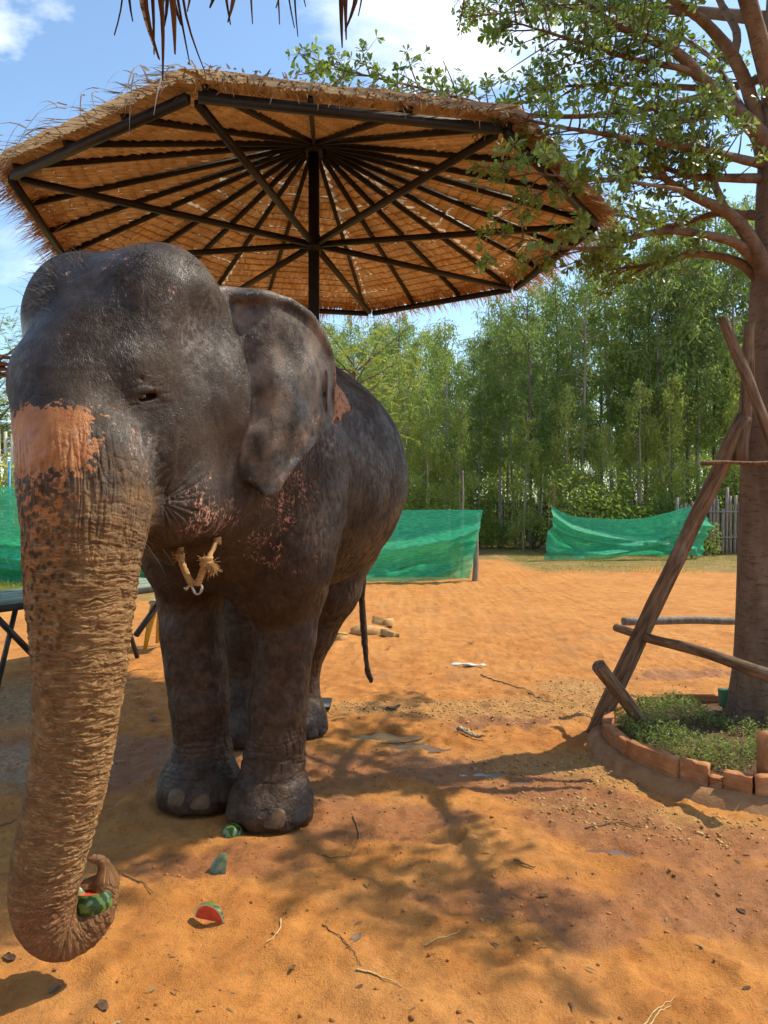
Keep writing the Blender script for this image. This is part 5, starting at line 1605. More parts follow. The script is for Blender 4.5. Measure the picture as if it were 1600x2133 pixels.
def net(tops, bots, label, seed, folds, nu=150, nv=46):
    """tops/bots: lists of (x, y, z) along the hem; folds: list of (u, v, slope, amp, width) ridges"""
    T = spline(tops, nu); B = spline(bots, nu)
    u = np.linspace(0, 1, nu)[:, None]; v = np.linspace(0, 1, nv)[None, :]
    P = T[:, None, :] * (1 - v[..., None]) + B[:, None, :] * v[..., None]
    d = np.zeros((nu, nv))
    for fu, fv, sl, amp, w in folds:
        q = (v - fv) - sl * (u - fu)
        d += amp * np.exp(-(q / w) ** 2) * (1 - .6 * np.abs(u - fu))
    q = np.column_stack([np.repeat(u[:, 0] * 9, nv), np.tile(v[0] * 4, nu), np.full(nu * nv, seed * 3.3)])
    d += .07 * fbm(q, 3).reshape(nu, nv) * (.25 + v)
    d *= 1.5
    along = T[-1] - T[0]; along[2] = 0; along /= np.linalg.norm(along)
    nn = np.array((along[1], -along[0], 0)); nn *= -np.sign(nn[1]) if nn[1] else 1
    P = P + d[..., None] * nn * np.minimum(1, 4 * (v[..., None] + .03))
    V = P.reshape(-1, 3); V[:, 2] = np.maximum(V[:, 2], .012)
    i = (np.arange(nu - 1)[:, None] * nv + np.arange(nv - 1)[None]).ravel()
    me = np_mesh('shade_net', V, np.stack([i, i + nv, i + nv + 1, i + 1], 1)); smooth(me)
    return tag(link('shade_net', me, net_m), label, 'net', 'green shade nets strung round the yard')
def W(px, py, Y): return tuple(at(px, py, Y))
net([W(470, 1050, 15.3), W(700, 1064, 15.1), W(860, 1062, 15.0), W(1006, 1062, 14.9)], [W(470, 1208, 15.3), W(700, 1212, 14.9), W(860, 1211, 14.7), W(978, 1204, 14.8)],
    'green net tied to a grey post just right of the elephant', 1, [(.8, .45, -.7, .16, .09), (.6, .75, -.5, .14, .08), (.9, .85, -.5, .10, .05), (.75, .62, -.65, -.10, .06), (.97, .3, -1.4, .07, .05), (.5, .55, -.3, .1, .07)])
net([W(-140, 1008, 14.6), W(20, 1014, 14.5), W(200, 1020, 14.6), W(360, 1030, 14.8), W(470, 1050, 15.0)], [W(-140, 1212, 14.6), W(20, 1214, 14.5), W(200, 1212, 14.6), W(360, 1208, 14.8), W(470, 1206, 15.0)],
    'tall green net seen left of and between the elephant legs', 2, [(.3, .75, .25, .2, .06), (.2, .62, .2, -.12, .05), (.35, .86, .2, .12, .04), (.7, .7, -.3, .1, .06)])
net([W(1149, 1054, 20.6), W(1190, 1074, 20.6), W(1260, 1080, 20.7), W(1330, 1080, 20.7), W(1390, 1068, 20.8), W(1441, 1056, 20.8), W(1476, 1080, 21.6)], [W(1132, 1167, 20.4), W(1190, 1165, 20.5), W(1260, 1164, 20.6), W(1330, 1156, 20.9), W(1390, 1158, 20.8), W(1440, 1156, 20.8), W(1462, 1158, 21.5)],
    'sagging green net hung between two stakes before the grove', 3, [(.2, .35, .9, .16, .08), (.25, .55, .8, .14, .07), (.75, .45, -.9, .15, .08), (.7, .65, -.7, .12, .06), (.5, .85, .0, .12, .06), (.12, .6, 1.8, .08, .08), (.9, .4, -2.0, .12, .08)])
_g = 'stakes and posts of the nets'
_p = at(990, 1200, 15.0); _p[2] = -.1
pole('net_post', _p, at(993, 1068, 15.0), .058, .055, 'grey timber post at the end of the near green net', 'post', _g, wood_grey, 11)
_p = at(1148, 1165, 20.7); _p[2] = -.1
pole('net_stake', _p, at(1155, 1008, 20.7), .03, .022, 'thin stake at left end of the sagging net', 'stake', _g, wood_m, 12)
_p = at(1441, 1160, 20.9); _p[2] = -.1
pole('net_stake', _p, at(1441, 1045, 20.9), .03, .022, 'thin stake at right end of the sagging net', 'stake', _g, wood_m, 13)
_p = at(962, 1190, 15.6); _p[2] = -.1
pole('net_stake', _p, at(965, 980, 15.6), .022, .016, 'thin tall stick rising behind the near green net', 'stake', _g, wood_grey, 14)
_p = at(938, 1190, 15.9); _p[2] = -.1
pole('net_stake', _p, at(936, 1060, 15.9), .02, .018, 'short stick showing through the near green net', 'stake', _g, wood_grey, 15)
_p = at(826, 1200, 15.7); _p[2] = -.1
pole('net_stake', _p, at(828, 1064, 15.7), .022, .018, 'pale stick behind the net close to the elephant rump', 'stake', _g, wood_grey, 16)

# ================================================================ fences
def fence(name, a, b, z, w, gap, mat, label, seed, single, tz=.12):
    rng = np.random.default_rng(seed)
    a = np.array(a, float); b = np.array(b, float)
    L = np.linalg.norm(b - a); d = (b - a) / L; nn = np.array((d[1], -d[0]))
    root = empty(name, (a[0], a[1], 0), label, 'fence')
    mb = MB(); n = int(L / (w + gap))
    meshes = []
    for i in range(n):
        p = a + d * (i + .5) * (w + gap) + nn * rng.normal(0, .012)
        h = z * (1 + rng.normal(0, tz * .35)); tl = rng.normal(0, .012, 2)
        k = np.linspace(0, 1, 5)
        P = np.column_stack([p[0] - a[0] + tl[0] * k * h, p[1] - a[1] + tl[1] * k * h, k * h - .05])
        m = MB() if single else mb
        m.tube(P, w / 2 * (1 + .08 * np.sin(k * 20 + i)), 7 if single else 5)
        if single: m.build('paling', mat, root, True)
    if not single: tag(mb.build('palings', mat, root), kind='stuff')
    for zz in (z * .3, z * .75):
        m = MB(); m.tube(np.array([[-nn[0] * -.05, -nn[1] * -.05, zz], [(b - a)[0] + nn[0] * .05, (b - a)[1] + nn[1] * .05, zz]]), .03, 6); m.build('rail', mat, root)
bamboo = simple_mat('pale_bamboo', (.34, .30, .23), (.60, .55, .45), 4, .7, .3, .004, (4, 4, .6))
fence('bamboo_fence', (-9.6, 16.3), (-6.2, 16.8), 3.2, .075, .03, bamboo, 'tall pale bamboo pole fence behind the net at far left', 5, True)
fence('paling_fence', (-4, 33.5), (24, 32.5), 1.75, .13, .02, simple_mat('dark_palings', (.045, .038, .030), (.12, .10, .08), 3, .9, .4, .01), 'dark timber paling fence among the grove trunks', 6, False)
fence('stake_fence', (8.9, 22.6), (12.8, 22.9), 1.75, .10, .03, wood_grey, 'grey upright stake fence right of the sagging net behind the tree', 7, True, .3)

# ================================================================ undergrowth, grass
def bush(name, label, c, rx, ry, rz, n, L, mat, seed, group, z0=0.0):
    rng = np.random.default_rng(seed)
    d = rng.normal(0, 1, (n, 3)); d /= np.linalg.norm(d, axis=1)[:, None]
    r = rng.random(n) ** .45
    P = d * r[:, None] * np.array((rx, ry, rz))
    lump = fbm(P * 1.6 + seed, 2)
    P *= (1 + .45 * lump)[:, None]
    P[:, 2] = np.abs(P[:, 2] + rz * .85)
    k = lump > -.25
    P = P[k]; m = len(P)
    D = np.column_stack([rng.normal(0, .8, m), rng.normal(0, .8, m), rng.normal(-.25, .5, m)])
    l = rng.uniform(L * .6, L * 1.3, m)
    V, F = leaves(P, D, rng.normal(0, 1, (m, 3)), l, l * rng.uniform(.28, .45, m), leaf_tpl(False))
    root = empty(name, (c[0], c[1], z0), label, 'shrub', group)
    st = MB()
    for q in range(7):
        e = P[rng.integers(0, m)]
        t = np.linspace(0, 1, 5)[:, None]
        st.tube(np.array((rng.normal(0, .08), rng.normal(0, .08), 0)) * (1 - t) + e * t, .018 * (1 - .7 * t[:, 0]), 4, False)
    tag(st.build('stems', dark_bark, root), kind='stuff')
    tag(link('leaves', np_mesh('leaves', V, F), mat, root), kind='stuff')
shr = [leaf_mat('shrub_leaf', (.11, .17, .03), (.32, .38, .075), .5, .5, .3), leaf_mat('shrub_leaf_deep', (.07, .12, .03), (.20, .27, .06), .45, .5, .3)]
rng_ = np.random.default_rng(40)
for i, (px, Y, rx, rz, m, w) in enumerate([(870, 24, 1.1, 1.1, 0, 'bright bushy shrub right of the elephant rump below the trees'), (940, 27, 1.6, 1.3, 1, 'dark shrub behind the near green net and its tall stick'), (1040, 26, 1.0, .7, 0, 'bright shrub in the gap between the two green nets'),
        (1110, 26, .9, .7, 1, 'dark shrub at the left end of the sagging net'), (1200, 23.2, 1.2, 1.3, 0, 'bright leafy shrub above the left part of the sagging net'), (1290, 23.4, 1.3, 1.4, 0, 'bright leafy shrub above the middle of the sagging net'), (1370, 23.2, 1.0, 1.1, 1, 'deep green shrub above the right part of the sagging net'),
        (1450, 23.8, 1.4, 1.5, 0, 'bright shrub behind the right stake of the sagging net'), (1520, 24.5, 1.4, 1.6, 1, 'deep green shrub behind the big tree trunk'), (1600, 24, 1.5, 1.6, 0, 'bright shrub at the right edge beyond the big tree'), (1000, 29, 1.8, 1.2, 1, 'low dark shrub deep between the grove trunks'),
        (1400, 21.9, .35, .55, 0, 'small yellow-green plant growing against the stake fence'), (1480, 22.2, .4, .7, 0, 'thin leafy plant at the foot of the stake fence')]):
    bush('shrub', w, ((px - CX) / FPX * Y, Y), rx, rx * .7, rz, int(2000 * rx * rz ** .5 + 200), .15 if rx > 1 else .11, shr[m], 300 + i, 'shrubs at the foot of the grove')
bush('flowering_shrub', 'yellow-flecked shrub in front of the bamboo fence at far left', ((8 - CX) / FPX * 15.6, 15.6), .55, .4, .95, 900, .13, leaf_mat('yellow_flower_leaf', (.12, .17, .03), (.55, .50, .05), .45, .5, .3), 350, None, .9)
def grass_tufts(n, region, hmin, hmax, mat, seed, label, name='grass'):
    rng = np.random.default_rng(seed)
    x, y = region(rng, n)
    P = np.column_stack([x, y, soil_height(x, y)])
    D = np.column_stack([rng.normal(0, .35, n), rng.normal(0, .35, n), np.ones(n)])
    L = rng.uniform(hmin, hmax, n)
    V, F = leaves(P, D, rng.normal(0, 1, (n, 3)), L, np.maximum(L * .06, .006), leaf_tpl(False))
    return tag(link(name, np_mesh(name, V, F), mat), label, 'grass', kind='stuff')
gm1 = leaf_mat('dry_grass_blade', (.24, .19, .06), (.42, .33, .12), .3, .6, .2)
gm2 = leaf_mat('green_grass_blade', (.10, .16, .03), (.26, .32, .07), .4, .5, .2)
def reg1(rng, n):
    x = rng.uniform(3.6, 13, n * 3); y = rng.uniform(16.5, 24, n * 3)
    k = fbm(np.column_stack([x * .9, y * .9, 0 * x]), 3) + .12 > rng.uniform(-.3, .5, n * 3)
    return x[k][:n], y[k][:n]
def _safe(reg, n):
    def f(rng, m):
        X, Y = [], []
        while sum(map(len, X)) < m:
            a, b = reg(rng, m); X.append(a); Y.append(b)
        return np.concatenate(X)[:m], np.concatenate(Y)[:m]
    return f
grass_tufts(9000, _safe(reg1, 1), .03, .11, gm1, 60, 'dry straw-coloured grass in front of the sagging net', 'dry_grass')
grass_tufts(3000, _safe(reg1, 1), .04, .14, gm2, 61, 'sparse green grass tufts among the dry grass before the grove')
def reg2(rng, n): return rng.uniform(-10, -4.4, n), rng.uniform(12.2, 14.3, n)
grass_tufts(7000, reg2, .04, .16, gm2, 62, 'short green grass at the foot of the left net')
def reg3(rng, n): return rng.uniform(-11, -4.5, n), rng.uniform(15.0, 15.8, n)
grass_tufts(4500, reg3, .5, 1.35, gm2, 63, 'tall green weeds showing through the left net', 'tall_weeds')
def reg4(rng, n): return rng.uniform(-3, 1.5, n), rng.uniform(15.9, 17.2, n)
grass_tufts(3500, reg4, .3, .9, gm2, 64, 'green weeds showing through the net by the elephant rump', 'tall_weeds')

# ================================================================ trees at left and behind
def feathery(name, label, c, H, rad, seed, mat, trunk_h, flat=.55, n_br=26, dens=60):
    rng = np.random.default_rng(seed)
    mb = MB()
    k = np.linspace(0, 1, 8)
    mb.tube(np.column_stack([.15 * np.sin(k * 3), .1 * np.sin(k * 2), k * H * .8]), .10 * (1 - .7 * k), 8)
    P, D = [], []
    for b in range(n_br):
        h = trunk_h + (H * .8 - trunk_h) * rng.random()
        an = rng.uniform(0, 6.28); l = rad * rng.uniform(.5, 1.1)
        dr = np.array((math.cos(an), math.sin(an), rng.uniform(.1, .8)))
        t = np.linspace(0, 1, 7)[:, None]
        Wp = np.array((0, 0, h)) + dr * l * t + rng.normal(0, .1, 3) * l * t ** 2
        mb.tube(Wp, .03 * (1 - .85 * t[:, 0]), 5, False)
        for q in range(int(dens * l / rad)):
            a = rng.uniform(.3, 1.05)
            p0 = np.array((0, 0, h)) + dr * l * a + rng.normal(0, .16 * rad, 3) * np.array((1, 1, flat))
            fd = np.array((rng.normal(), rng.normal(), rng.normal(-.1, .35))); fd /= np.linalg.norm(fd)
            s = np.linspace(.02, .32, 9)
            side = np.cross(fd, (0, 0, 1.0)); side /= np.linalg.norm(side) + 1e-9
            for sg in (-1, 1):
                P.append(p0 + fd * s[:, None] + np.array((0, 0, -.5)) * (s ** 2)[:, None]); D.append(np.tile(side * sg + fd * .4, (9, 1)))
    P, D = np.concatenate(P), np.concatenate(D)
    L = rng.uniform(.05, .10, len(P))
    V, F = leaves(P, D, np.tile((0, 0, 1.0), (len(P), 1)) + rng.normal(0, .3, (len(P), 3)), L, L * .38, leaf_tpl(False))
    root = empty(name, c, label, 'tree')
    mb.build('trunk', dark_bark, root, True)
    tag(link('crown', np_mesh('crown', V, F), mat, root), kind='stuff')
feathery('feathery_tree', 'feathery-leaved tree against the sky at the left edge', (at(-20, 0, 20)[0], 20, 0), 7.0, 1.9, 71, leaf_mat('feathery_leaf', (.09, .14, .03), (.24, .30, .07), .45), 3.2, .6, 34, 46)
feathery('feathery_tree', 'low feathery bush-like tree above the bamboo fence at far left', (at(-15, 0, 19)[0], 18.6, 0), 4.2, 1.2, 72, leaf_mat('feathery_leaf_low', (.10, .16, .03), (.30, .34, .06), .45), 2.6, .6, 18, 40)
feathery('sparse_tree', 'sparse yellowish feathery tree between umbrella post and grove', (at(735, 0, 19)[0], 19, 0), 6.6, 1.9, 73, leaf_mat('sparse_leaf', (.17, .19, .03), (.42, .38, .08), .45), 3.0, .7, 20, 22)
# ================================================================ table and stool behind the trunk
def make_table():
    Y = 6.6; z = .74
    root = empty('picnic_table', (-3.02, 7.12, 0), 'pale green-grey table with slanting dark legs behind the trunk', 'table')
    root.rotation_euler = (0, 0, R(59))
    top = simple_mat('table_top_paint', (.13, .165, .115), (.23, .27, .19), 6, .8, .2, .002)
    leg = simple_mat('dark_leg', (.018, .016, .015), (.05, .045, .04), 9, .5, .2, .002)
    for k in range(4):
        m = MB(); m.box((0, -.30 + k * .20, z - .02), (2.1, .192, .04)); m.build('board', top, root)
    m = MB(); m.box((0, -.405, z - .055), (2.0, .022, .055)); m.build('apron', leg, root)
    for s in (-1, 1):
        for f in (-1, 1):
            m = MB(); m.bar((s * .70 if s < 0 else .35, f * .24, z - .045), (s * .92 if s < 0 else .55, f * .30, .0), .032, .032, (0, 1, 0)); m.build('leg', leg, root)
        m = MB(); m.bar((s * .99, -.30, z - .06), (s * .56, -.26, .22), .04, .05, (0, 1, 0)); m.build('brace', leg, root)
    return root
make_table()
def make_stool():
    c = ground(322, 1352)
    root = empty('stool', (c[0] + .14, c[1] + .12, 0), 'yellow stool with pale seat behind the right front leg', 'stool')
    ym = simple_mat('yellow_paint', (.50, .26, .015), (.62, .36, .03), 10, .45, .15, .002, spec=.4)
    wm = simple_mat('pale_seat', (.45, .44, .38), (.58, .56, .48), 10, .5, .15, .002)
    H = .52
    m = MB(); prism(m, [(-.17, 0), (-.185, .012), (-.185, .03), (-.17, .04), (.17, .04), (.185, .03), (.185, .012), (.17, 0)], (0, -.18, H - .04), (0, .18, H - .04)); m.build('seat', wm, root)
    m = MB(); prism(m, [(-.165, 0), (-.165, .05), (.165, .05), (.165, 0)], (0, -.165, H - .09), (0, .165, H - .09)); m.build('skirt', ym, root)
    for sx in (-1, 1):
        for sy in (-1, 1):
            m = MB()
            V = []
            for z, w, o in ((H - .05, .085, .135), (H * .5, .062, .175), (0, .035, .215)):
                for dx, dy in ((-.5, -.5), (.5, -.5), (.5, .5), (-.5, .5)): V.append((sx * o + dx * w, sy * o + dy * w * .5, z))
            F = [(k * 4 + i, k * 4 + (i + 1) % 4, (k + 1) * 4 + (i + 1) % 4, (k + 1) * 4 + i) for k in range(2) for i in range(4)] + [(8, 9, 10, 11)]
            m.add(np.array(V), F); m.build('leg', ym, root)
make_stool()
_bp = at(18, 1010, 15.3); _bp[2] = 0
_o = MB(); _o.tube(np.array([_bp, at(20, 960, 15.3) * (1, 1, 1)]), .028, 8)
tag(_o.build('blue_pipe', simple_mat('blue_plastic', (.02, .17, .30), (.05, .30, .46), 8, .4, .1, .002)), 'thin upright blue pipe behind the left net', 'pipe')

# ================================================================ rope and shackle
rope_m = NT('hemp_rope')
rope_m = rope_m.done(rope_m.mix(rope_m.noise(rope_m.pos(), 90, 4), (.26, .13, .045), (.56, .34, .14)), .85, rope_m.bump(rope_m.noise(rope_m.pos(), 260, 3), .6, .003), .2)
def rope_strand(mb, P, r, twist, ph):
    P = np.asarray(P, float)
    T = np.gradient(P, axis=0); T /= np.linalg.norm(T, axis=1)[:, None]
    x = np.cross(T, (.3, .9, .1)); x /= np.linalg.norm(x, axis=1)[:, None]; y = np.cross(T, x)
    s = np.concatenate([[0], np.cumsum(np.linalg.norm(np.diff(P, axis=0), axis=1))])
    a = s * twist + ph
    mb.tube(P + x * (np.cos(a) * r * .55)[:, None] + y * (np.sin(a) * r * .55)[:, None], r * .62, 6)
def make_rope():
    p_top, n_top = hit(450, 1122)
    sh = at(405, 1222, 2.86)
    kn = at(430, 1170, 2.86)
    lf = at(376, 1160, 2.88)
    p0 = p_top + n_top * .006
    root = empty('rope', tuple(sh), 'tan hemp halter rope with frayed knots hanging under the jaw', 'rope')
    off = -sh
    up = np.array((p0 + np.array((.02, .10, .10)), p0 + np.array((.004, .03, .03)), p0, (p0 + kn) / 2 + (.004, -.004, 0), kn))
    segs = [(spline(up, 40), .0095), (spline([kn, at(422, 1190, 2.85), at(414, 1210, 2.85), sh + (.006, 0, .012)], 30), .0125), (spline([lf + (-.01, .05, .06), lf, at(386, 1190, 2.86), at(397, 1212, 2.86), sh + (-.006, 0, .012)], 36), .0125)]
    for P, r in segs:
        m = MB()
        for q in range(3): rope_strand(m, P, r, 190, q * 2.1)
        tag(m.build('strand', rope_m, root, True, off), kind='stuff')
    rng = np.random.default_rng(6)
    for c, r in ((kn, .021), (p0 + n_top * .004, .014), (lf, .014)):
        m = MB(); t = np.linspace(0, 2 * math.pi * 2.2, 60)
        m.tube(c + np.column_stack([np.cos(t) * r * .8, np.sin(t) * r * .7, (t / t[-1] - .5) * r * 1.6]), r * .5, 7)
        m.build('knot', rope_m, root, True, off)
    m = MB()
    for c, n, L, dr in ((kn + (.012, 0, -.005), 240, .045, (.35, -.2, -.9)), (kn, 60, .025, (-.3, -.3, .6)), (lf, 90, .026, (-.1, -.3, .8)), (lf, 40, .02, (-.8, -.3, .1))):
        for k in range(n):
            d = np.array(dr) + rng.normal(0, .38, 3); d /= np.linalg.norm(d)
            l = L * rng.uniform(.4, 1.1); q = np.linspace(0, 1, 4)[:, None]
            m.tube(c + rng.normal(0, .005, 3) + d * l * q + rng.normal(0, .006, 3) * q ** 2, .0009, 3, False)
    tag(m.build('frayed_fibres', rope_m, root, False, off), kind='stuff')
    # shackle
    met = NT('galvanised_steel'); met.done(met.mix(met.noise(met.pos(), 40, 4), (.30, .29, .28), (.55, .53, .50)), .35, met.bump(met.noise(met.pos(), 90, 3), .2, .001), .5, Metallic=.9)
    s = empty('shackle', tuple(sh), 'bare metal bow shackle hanging from the hemp rope', 'shackle')
    th = np.linspace(R(150), R(-185), 34)
    P = np.column_stack([.006 + .021 * np.cos(th), .004 * np.sin(th * .5), -.010 + .019 * np.sin(th)])
    P = np.vstack([(-.030, 0, .006), (-.022, 0, .004), P[::-1][0:0], P])
    P = spline([(-.030, 0, -.006), (-.014, 0, .004), (.004, .0, -.026), (.022, 0, -.024), (.030, 0, -.006), (.022, 0, .010), (.006, 0, .016)], 40)
    m = MB(); m.tube(P, .0052, 9); m.build('bow', met.m, s, True)
    m = MB(); m.tube(np.array([(-.004, -.012, .020), (.014, .010, .014)]), .005, 9); m.build('pin', met.m, s, True)
    m = MB(); m.tube(np.array([(-.034, -.006, -.010), (-.027, .006, -.002)]), .0075, 8); m.build('eye_end', met.m, s, True)
make_rope()

# ================================================================ watermelon
rind = NT('watermelon_rind')
_P = rind.pos(True)
_w = rind.n('ShaderNodeTexWave', {'Vector': _P, 'Scale': 17.0, 'Distortion': 6.0, 'Detail': 3.0, 'Detail Scale': 2.0}, bands_direction='X').outputs['Fac']
rind_m = rind.done(rind.mix(rind.ramp(_w, (.35, 0.), (.65, 1.)), (.016, .045, .010), (.11, .175, .035)), .34, rind.bump(rind.noise(_P, 60, 3), .15, .002), .5)
flesh_m = simple_mat('watermelon_flesh', (.50, .045, .022), (.70, .10, .05), 40, .35, .5, .002, obj=True, spec=.5)
pale_m = simple_mat('watermelon_white', (.50, .46, .26), (.66, .62, .40), 30, .45, .3, .002, obj=True)
def melon_piece(name, label, a0, a1, b0, b1, Rm, loc, rot, group='watermelon pieces', parent=None):
    """wedge of a sphere: longitude a0..a1, latitude b0..b1 (deg); rind outside, flesh on the cut faces"""
    root = empty(name, loc, label, 'watermelon', group); root.rotation_euler = rot
    na, nb = 22, 18
    A = np.linspace(R(a0), R(a1), na); Bt = np.linspace(R(b0), R(b1), nb)
    def sph(r): return np.array([[(r * math.cos(b) * math.cos(a), r * math.cos(b) * math.sin(a), r * math.sin(b)) for b in Bt] for a in A])
    def grid(m, G):
        u, v = G.shape[:2]
        m.add(G.reshape(-1, 3), [(i * v + j, (i + 1) * v + j, (i + 1) * v + j + 1, i * v + j + 1) for i in range(u - 1) for j in range(v - 1)])
    m = MB(); grid(m, sph(Rm)); m.build('rind', rind_m, root, True)
    S1, S2 = sph(Rm * .998), sph(Rm * .88)
    m = MB()
    edges = [(S1[0], S2[0]), (S1[-1], S2[-1])]
    if b0 > -89: edges.append((S1[:, 0], S2[:, 0]))
    if b1 < 89: edges.append((S1[:, -1], S2[:, -1]))
    for o, i in edges: grid(m, np.stack([o, i], 0))
    tag(m.build('white_rim', pale_m, root), kind='stuff')
    m = MB()
    for k, e in enumerate(edges):
        i = e[1]
        c = np.zeros_like(i)
        if k >= 2: c[:, 2] = i[0, 2]
        mid = (c + i) / 2 + np.random.default_rng(k).normal(0, Rm * .012, i.shape)
        grid(m, np.stack([i, mid, c], 0))
    tag(m.build('flesh', flesh_m, root), kind='stuff')
    return root
_c = at(188, 1893, 2.415)
melon_piece('watermelon_chunk', 'fresh watermelon chunk with red top held in the trunk curl', -60, 60, -34, 30, .080, tuple(_c + np.array((.0, .050, .004))), (R(4), R(-6), R(-90)))
melon_piece('watermelon_chunk', 'green-rind watermelon chunk tucked behind against the trunk curl', -50, 60, -40, 40, .070, tuple(at(158, 1882, 2.44) + np.array((-.02, .03, 0))), (R(10), R(-20), R(-20)))
_g1 = ground(436, 1914)
melon_piece('watermelon_slice', 'half-round red watermelon slice standing on the ground', 172, 188, -90, 90, .066, (_g1[0] - .0, _g1[1], -.006), (0, R(0), R(80)))
_o = bpy.data.objects['watermelon_slice']; _o.rotation_euler = (R(6), R(90), R(-14))
_g2 = ground(456, 1824)
_o = melon_piece('watermelon_rind_piece', 'pale shiny watermelon rind wedge standing on its point', -34, 34, -8, 80, .072, (_g2[0] + .015, _g2[1] + .055, -.004), (R(0), R(-12), R(-112)))
_t = NT('glare_rind'); _t.done(_t.mix(_t.ramp(_t.noise(_t.pos(True), 30, 4), (.35, 0.), (.65, 1.)), (.040, .060, .026), (.15, .17, .10)), .38, None, .5)  # greyed, paler rind: its glare is mixed into the colour
next(c for c in _o.children if c.name.startswith('rind')).data.materials[0] = _t.m
_g3 = ground(500, 1738)
melon_piece('watermelon_rind_piece', 'dark green watermelon piece beside the front foot', -80, 80, -60, 75, .052, (-.712, 3.475, -.004), (R(0), R(-40), R(-90)))

# ================================================================ things lying on the ground
twig_m = simple_mat('dry_twig', (.10, .055, .028), (.24, .15, .08), 30, .85, .4, .002)
straw_m = simple_mat('dry_stalk', (.40, .30, .12), (.58, .46, .22), 30, .7, .3, .002)
def stick(name, pts, r, label, cat='twig', mat=None, seed=0, group='twigs on the ground'):
    rng = np.random.default_rng(seed)
    g = np.array([ground(*p) for p in pts])
    P = spline(g, 10 * len(pts))
    P[:, 2] = soil_height(P[:, 0], P[:, 1]) + r * .7 + np.abs(rng.normal(0, r * .3, len(P)))
    k = np.linspace(0, 1, len(P))
    m = MB(); m.tube(P - P[0], r * .62 * (1 - .55 * k), 6, True, 1.0, .15, rng)
    o = m.build(name, mat or twig_m)
    o.location = P[0]
    return tag(o, label, cat, group)
stick('long_stick', [(1002, 1405), (1050, 1420), (1100, 1440), (1152, 1464)], .011, 'long dark stick lying right of the white scraps', 'stick', seed=1)
stick('split_log', [(953, 1526), (975, 1532), (1012, 1541)], .021, 'pale split piece of wood by the puddles', 'stick', wood_grey, 2, None)
stick('split_log', [(958, 1520), (985, 1530), (1008, 1534)], .016, 'thinner split stick lying on the pale piece of wood', 'stick', straw_m, 3, None)
stick('twig', [(735, 1695), (748, 1735), (742, 1752), (730, 1780)], .006, 'crooked brown twig right of the front foot', seed=4)
stick('twig', [(670, 1781), (700, 1782), (732, 1782)], .005, 'straight thin twig below the front foot', seed=5)
stick('twig', [(585, 1915), (582, 1935), (555, 1962)], .005, 'bent pale twig left of centre in the foreground', mat=straw_m, seed=6)
stick('twig', [(742, 2018), (790, 2022), (838, 2048)], .005, 'pale straight stalk low in the middle foreground', mat=straw_m, seed=7)
stick('twig', [(885, 1968), (915, 1956), (958, 1942)], .004, 'thin pale stalk above the low middle stalk', mat=straw_m, seed=8)
stick('twig', [(1220, 1718), (1280, 1705), (1335, 1720)], .007, 'dark root-like twig by the wet strip', seed=9)
stick('twig', [(255, 1820), (290, 1830), (318, 1858)], .006, 'dark twig right of the trunk tip', seed=10)
stick('twig', [(1340, 2120), (1370, 2095), (1405, 2070)], .004, 'yellow-green grass stalk at bottom right', mat=straw_m, seed=11)
stick('twig', [(1345, 2128), (1378, 2098), (1398, 2086)], .004, 'second grass stalk lying beside the bottom right one', mat=straw_m, seed=12)
stick('twig', [(0, 1725), (30, 1712), (62, 1700)], .006, 'long twig left of the trunk', seed=13)
stick('twig', [(672, 1920), (720, 1965), (752, 2010)], .004, 'thin twig slanting down in the centre foreground', seed=14)
stick('twig', [(1070, 1795), (1090, 1800), (1115, 1803)], .009, 'short dark piece of bark in the right foreground', seed=15)
def dry_leaf(px, py, s, label, seed, mat):
    rng = np.random.default_rng(seed)
    g = ground(px, py)
    n = 9
    u = np.linspace(-1, 1, n); v = np.linspace(-1, 1, 7)
    U, Vv = np.meshgrid(u, v, indexing='ij')
    w = np.sqrt(np.maximum(0, 1 - U ** 2)) * .5
    X = U * s; Yv = Vv * w * s
    Z = .5 * s * np.abs(Vv) ** 1.6 * w * rng.uniform(-.2, 1) + .25 * s * U ** 2 * rng.uniform(-.2, 1) + rng.normal(0, .05 * s, X.shape)
    a = rng.uniform(0, 6.28)
    P = np.column_stack([(X * math.cos(a) - Yv * math.sin(a)).ravel(), (X * math.sin(a) + Yv * math.cos(a)).ravel(), Z.ravel()])
    i = (np.arange(n - 1)[:, None] * 7 + np.arange(6)[None]).ravel()
    me = np_mesh('dry_leaf', P, np.stack([i, i + 7, i + 8, i + 1], 1)); smooth(me)
    o = link('dry_leaf', me, mat); o.location = (g[0], g[1], zg(g[0], g[1]) + .004)
    tag(o, label, 'leaf', 'dead leaves on the ground')
leaf_br = simple_mat('dead_leaf_brown', (.055, .030, .016), (.14, .078, .040), 40, .9, .4, .002)
leaf_gr = simple_mat('dead_leaf_grey', (.12, .075, .042), (.24, .16, .095), 40, .9, .4, .002)
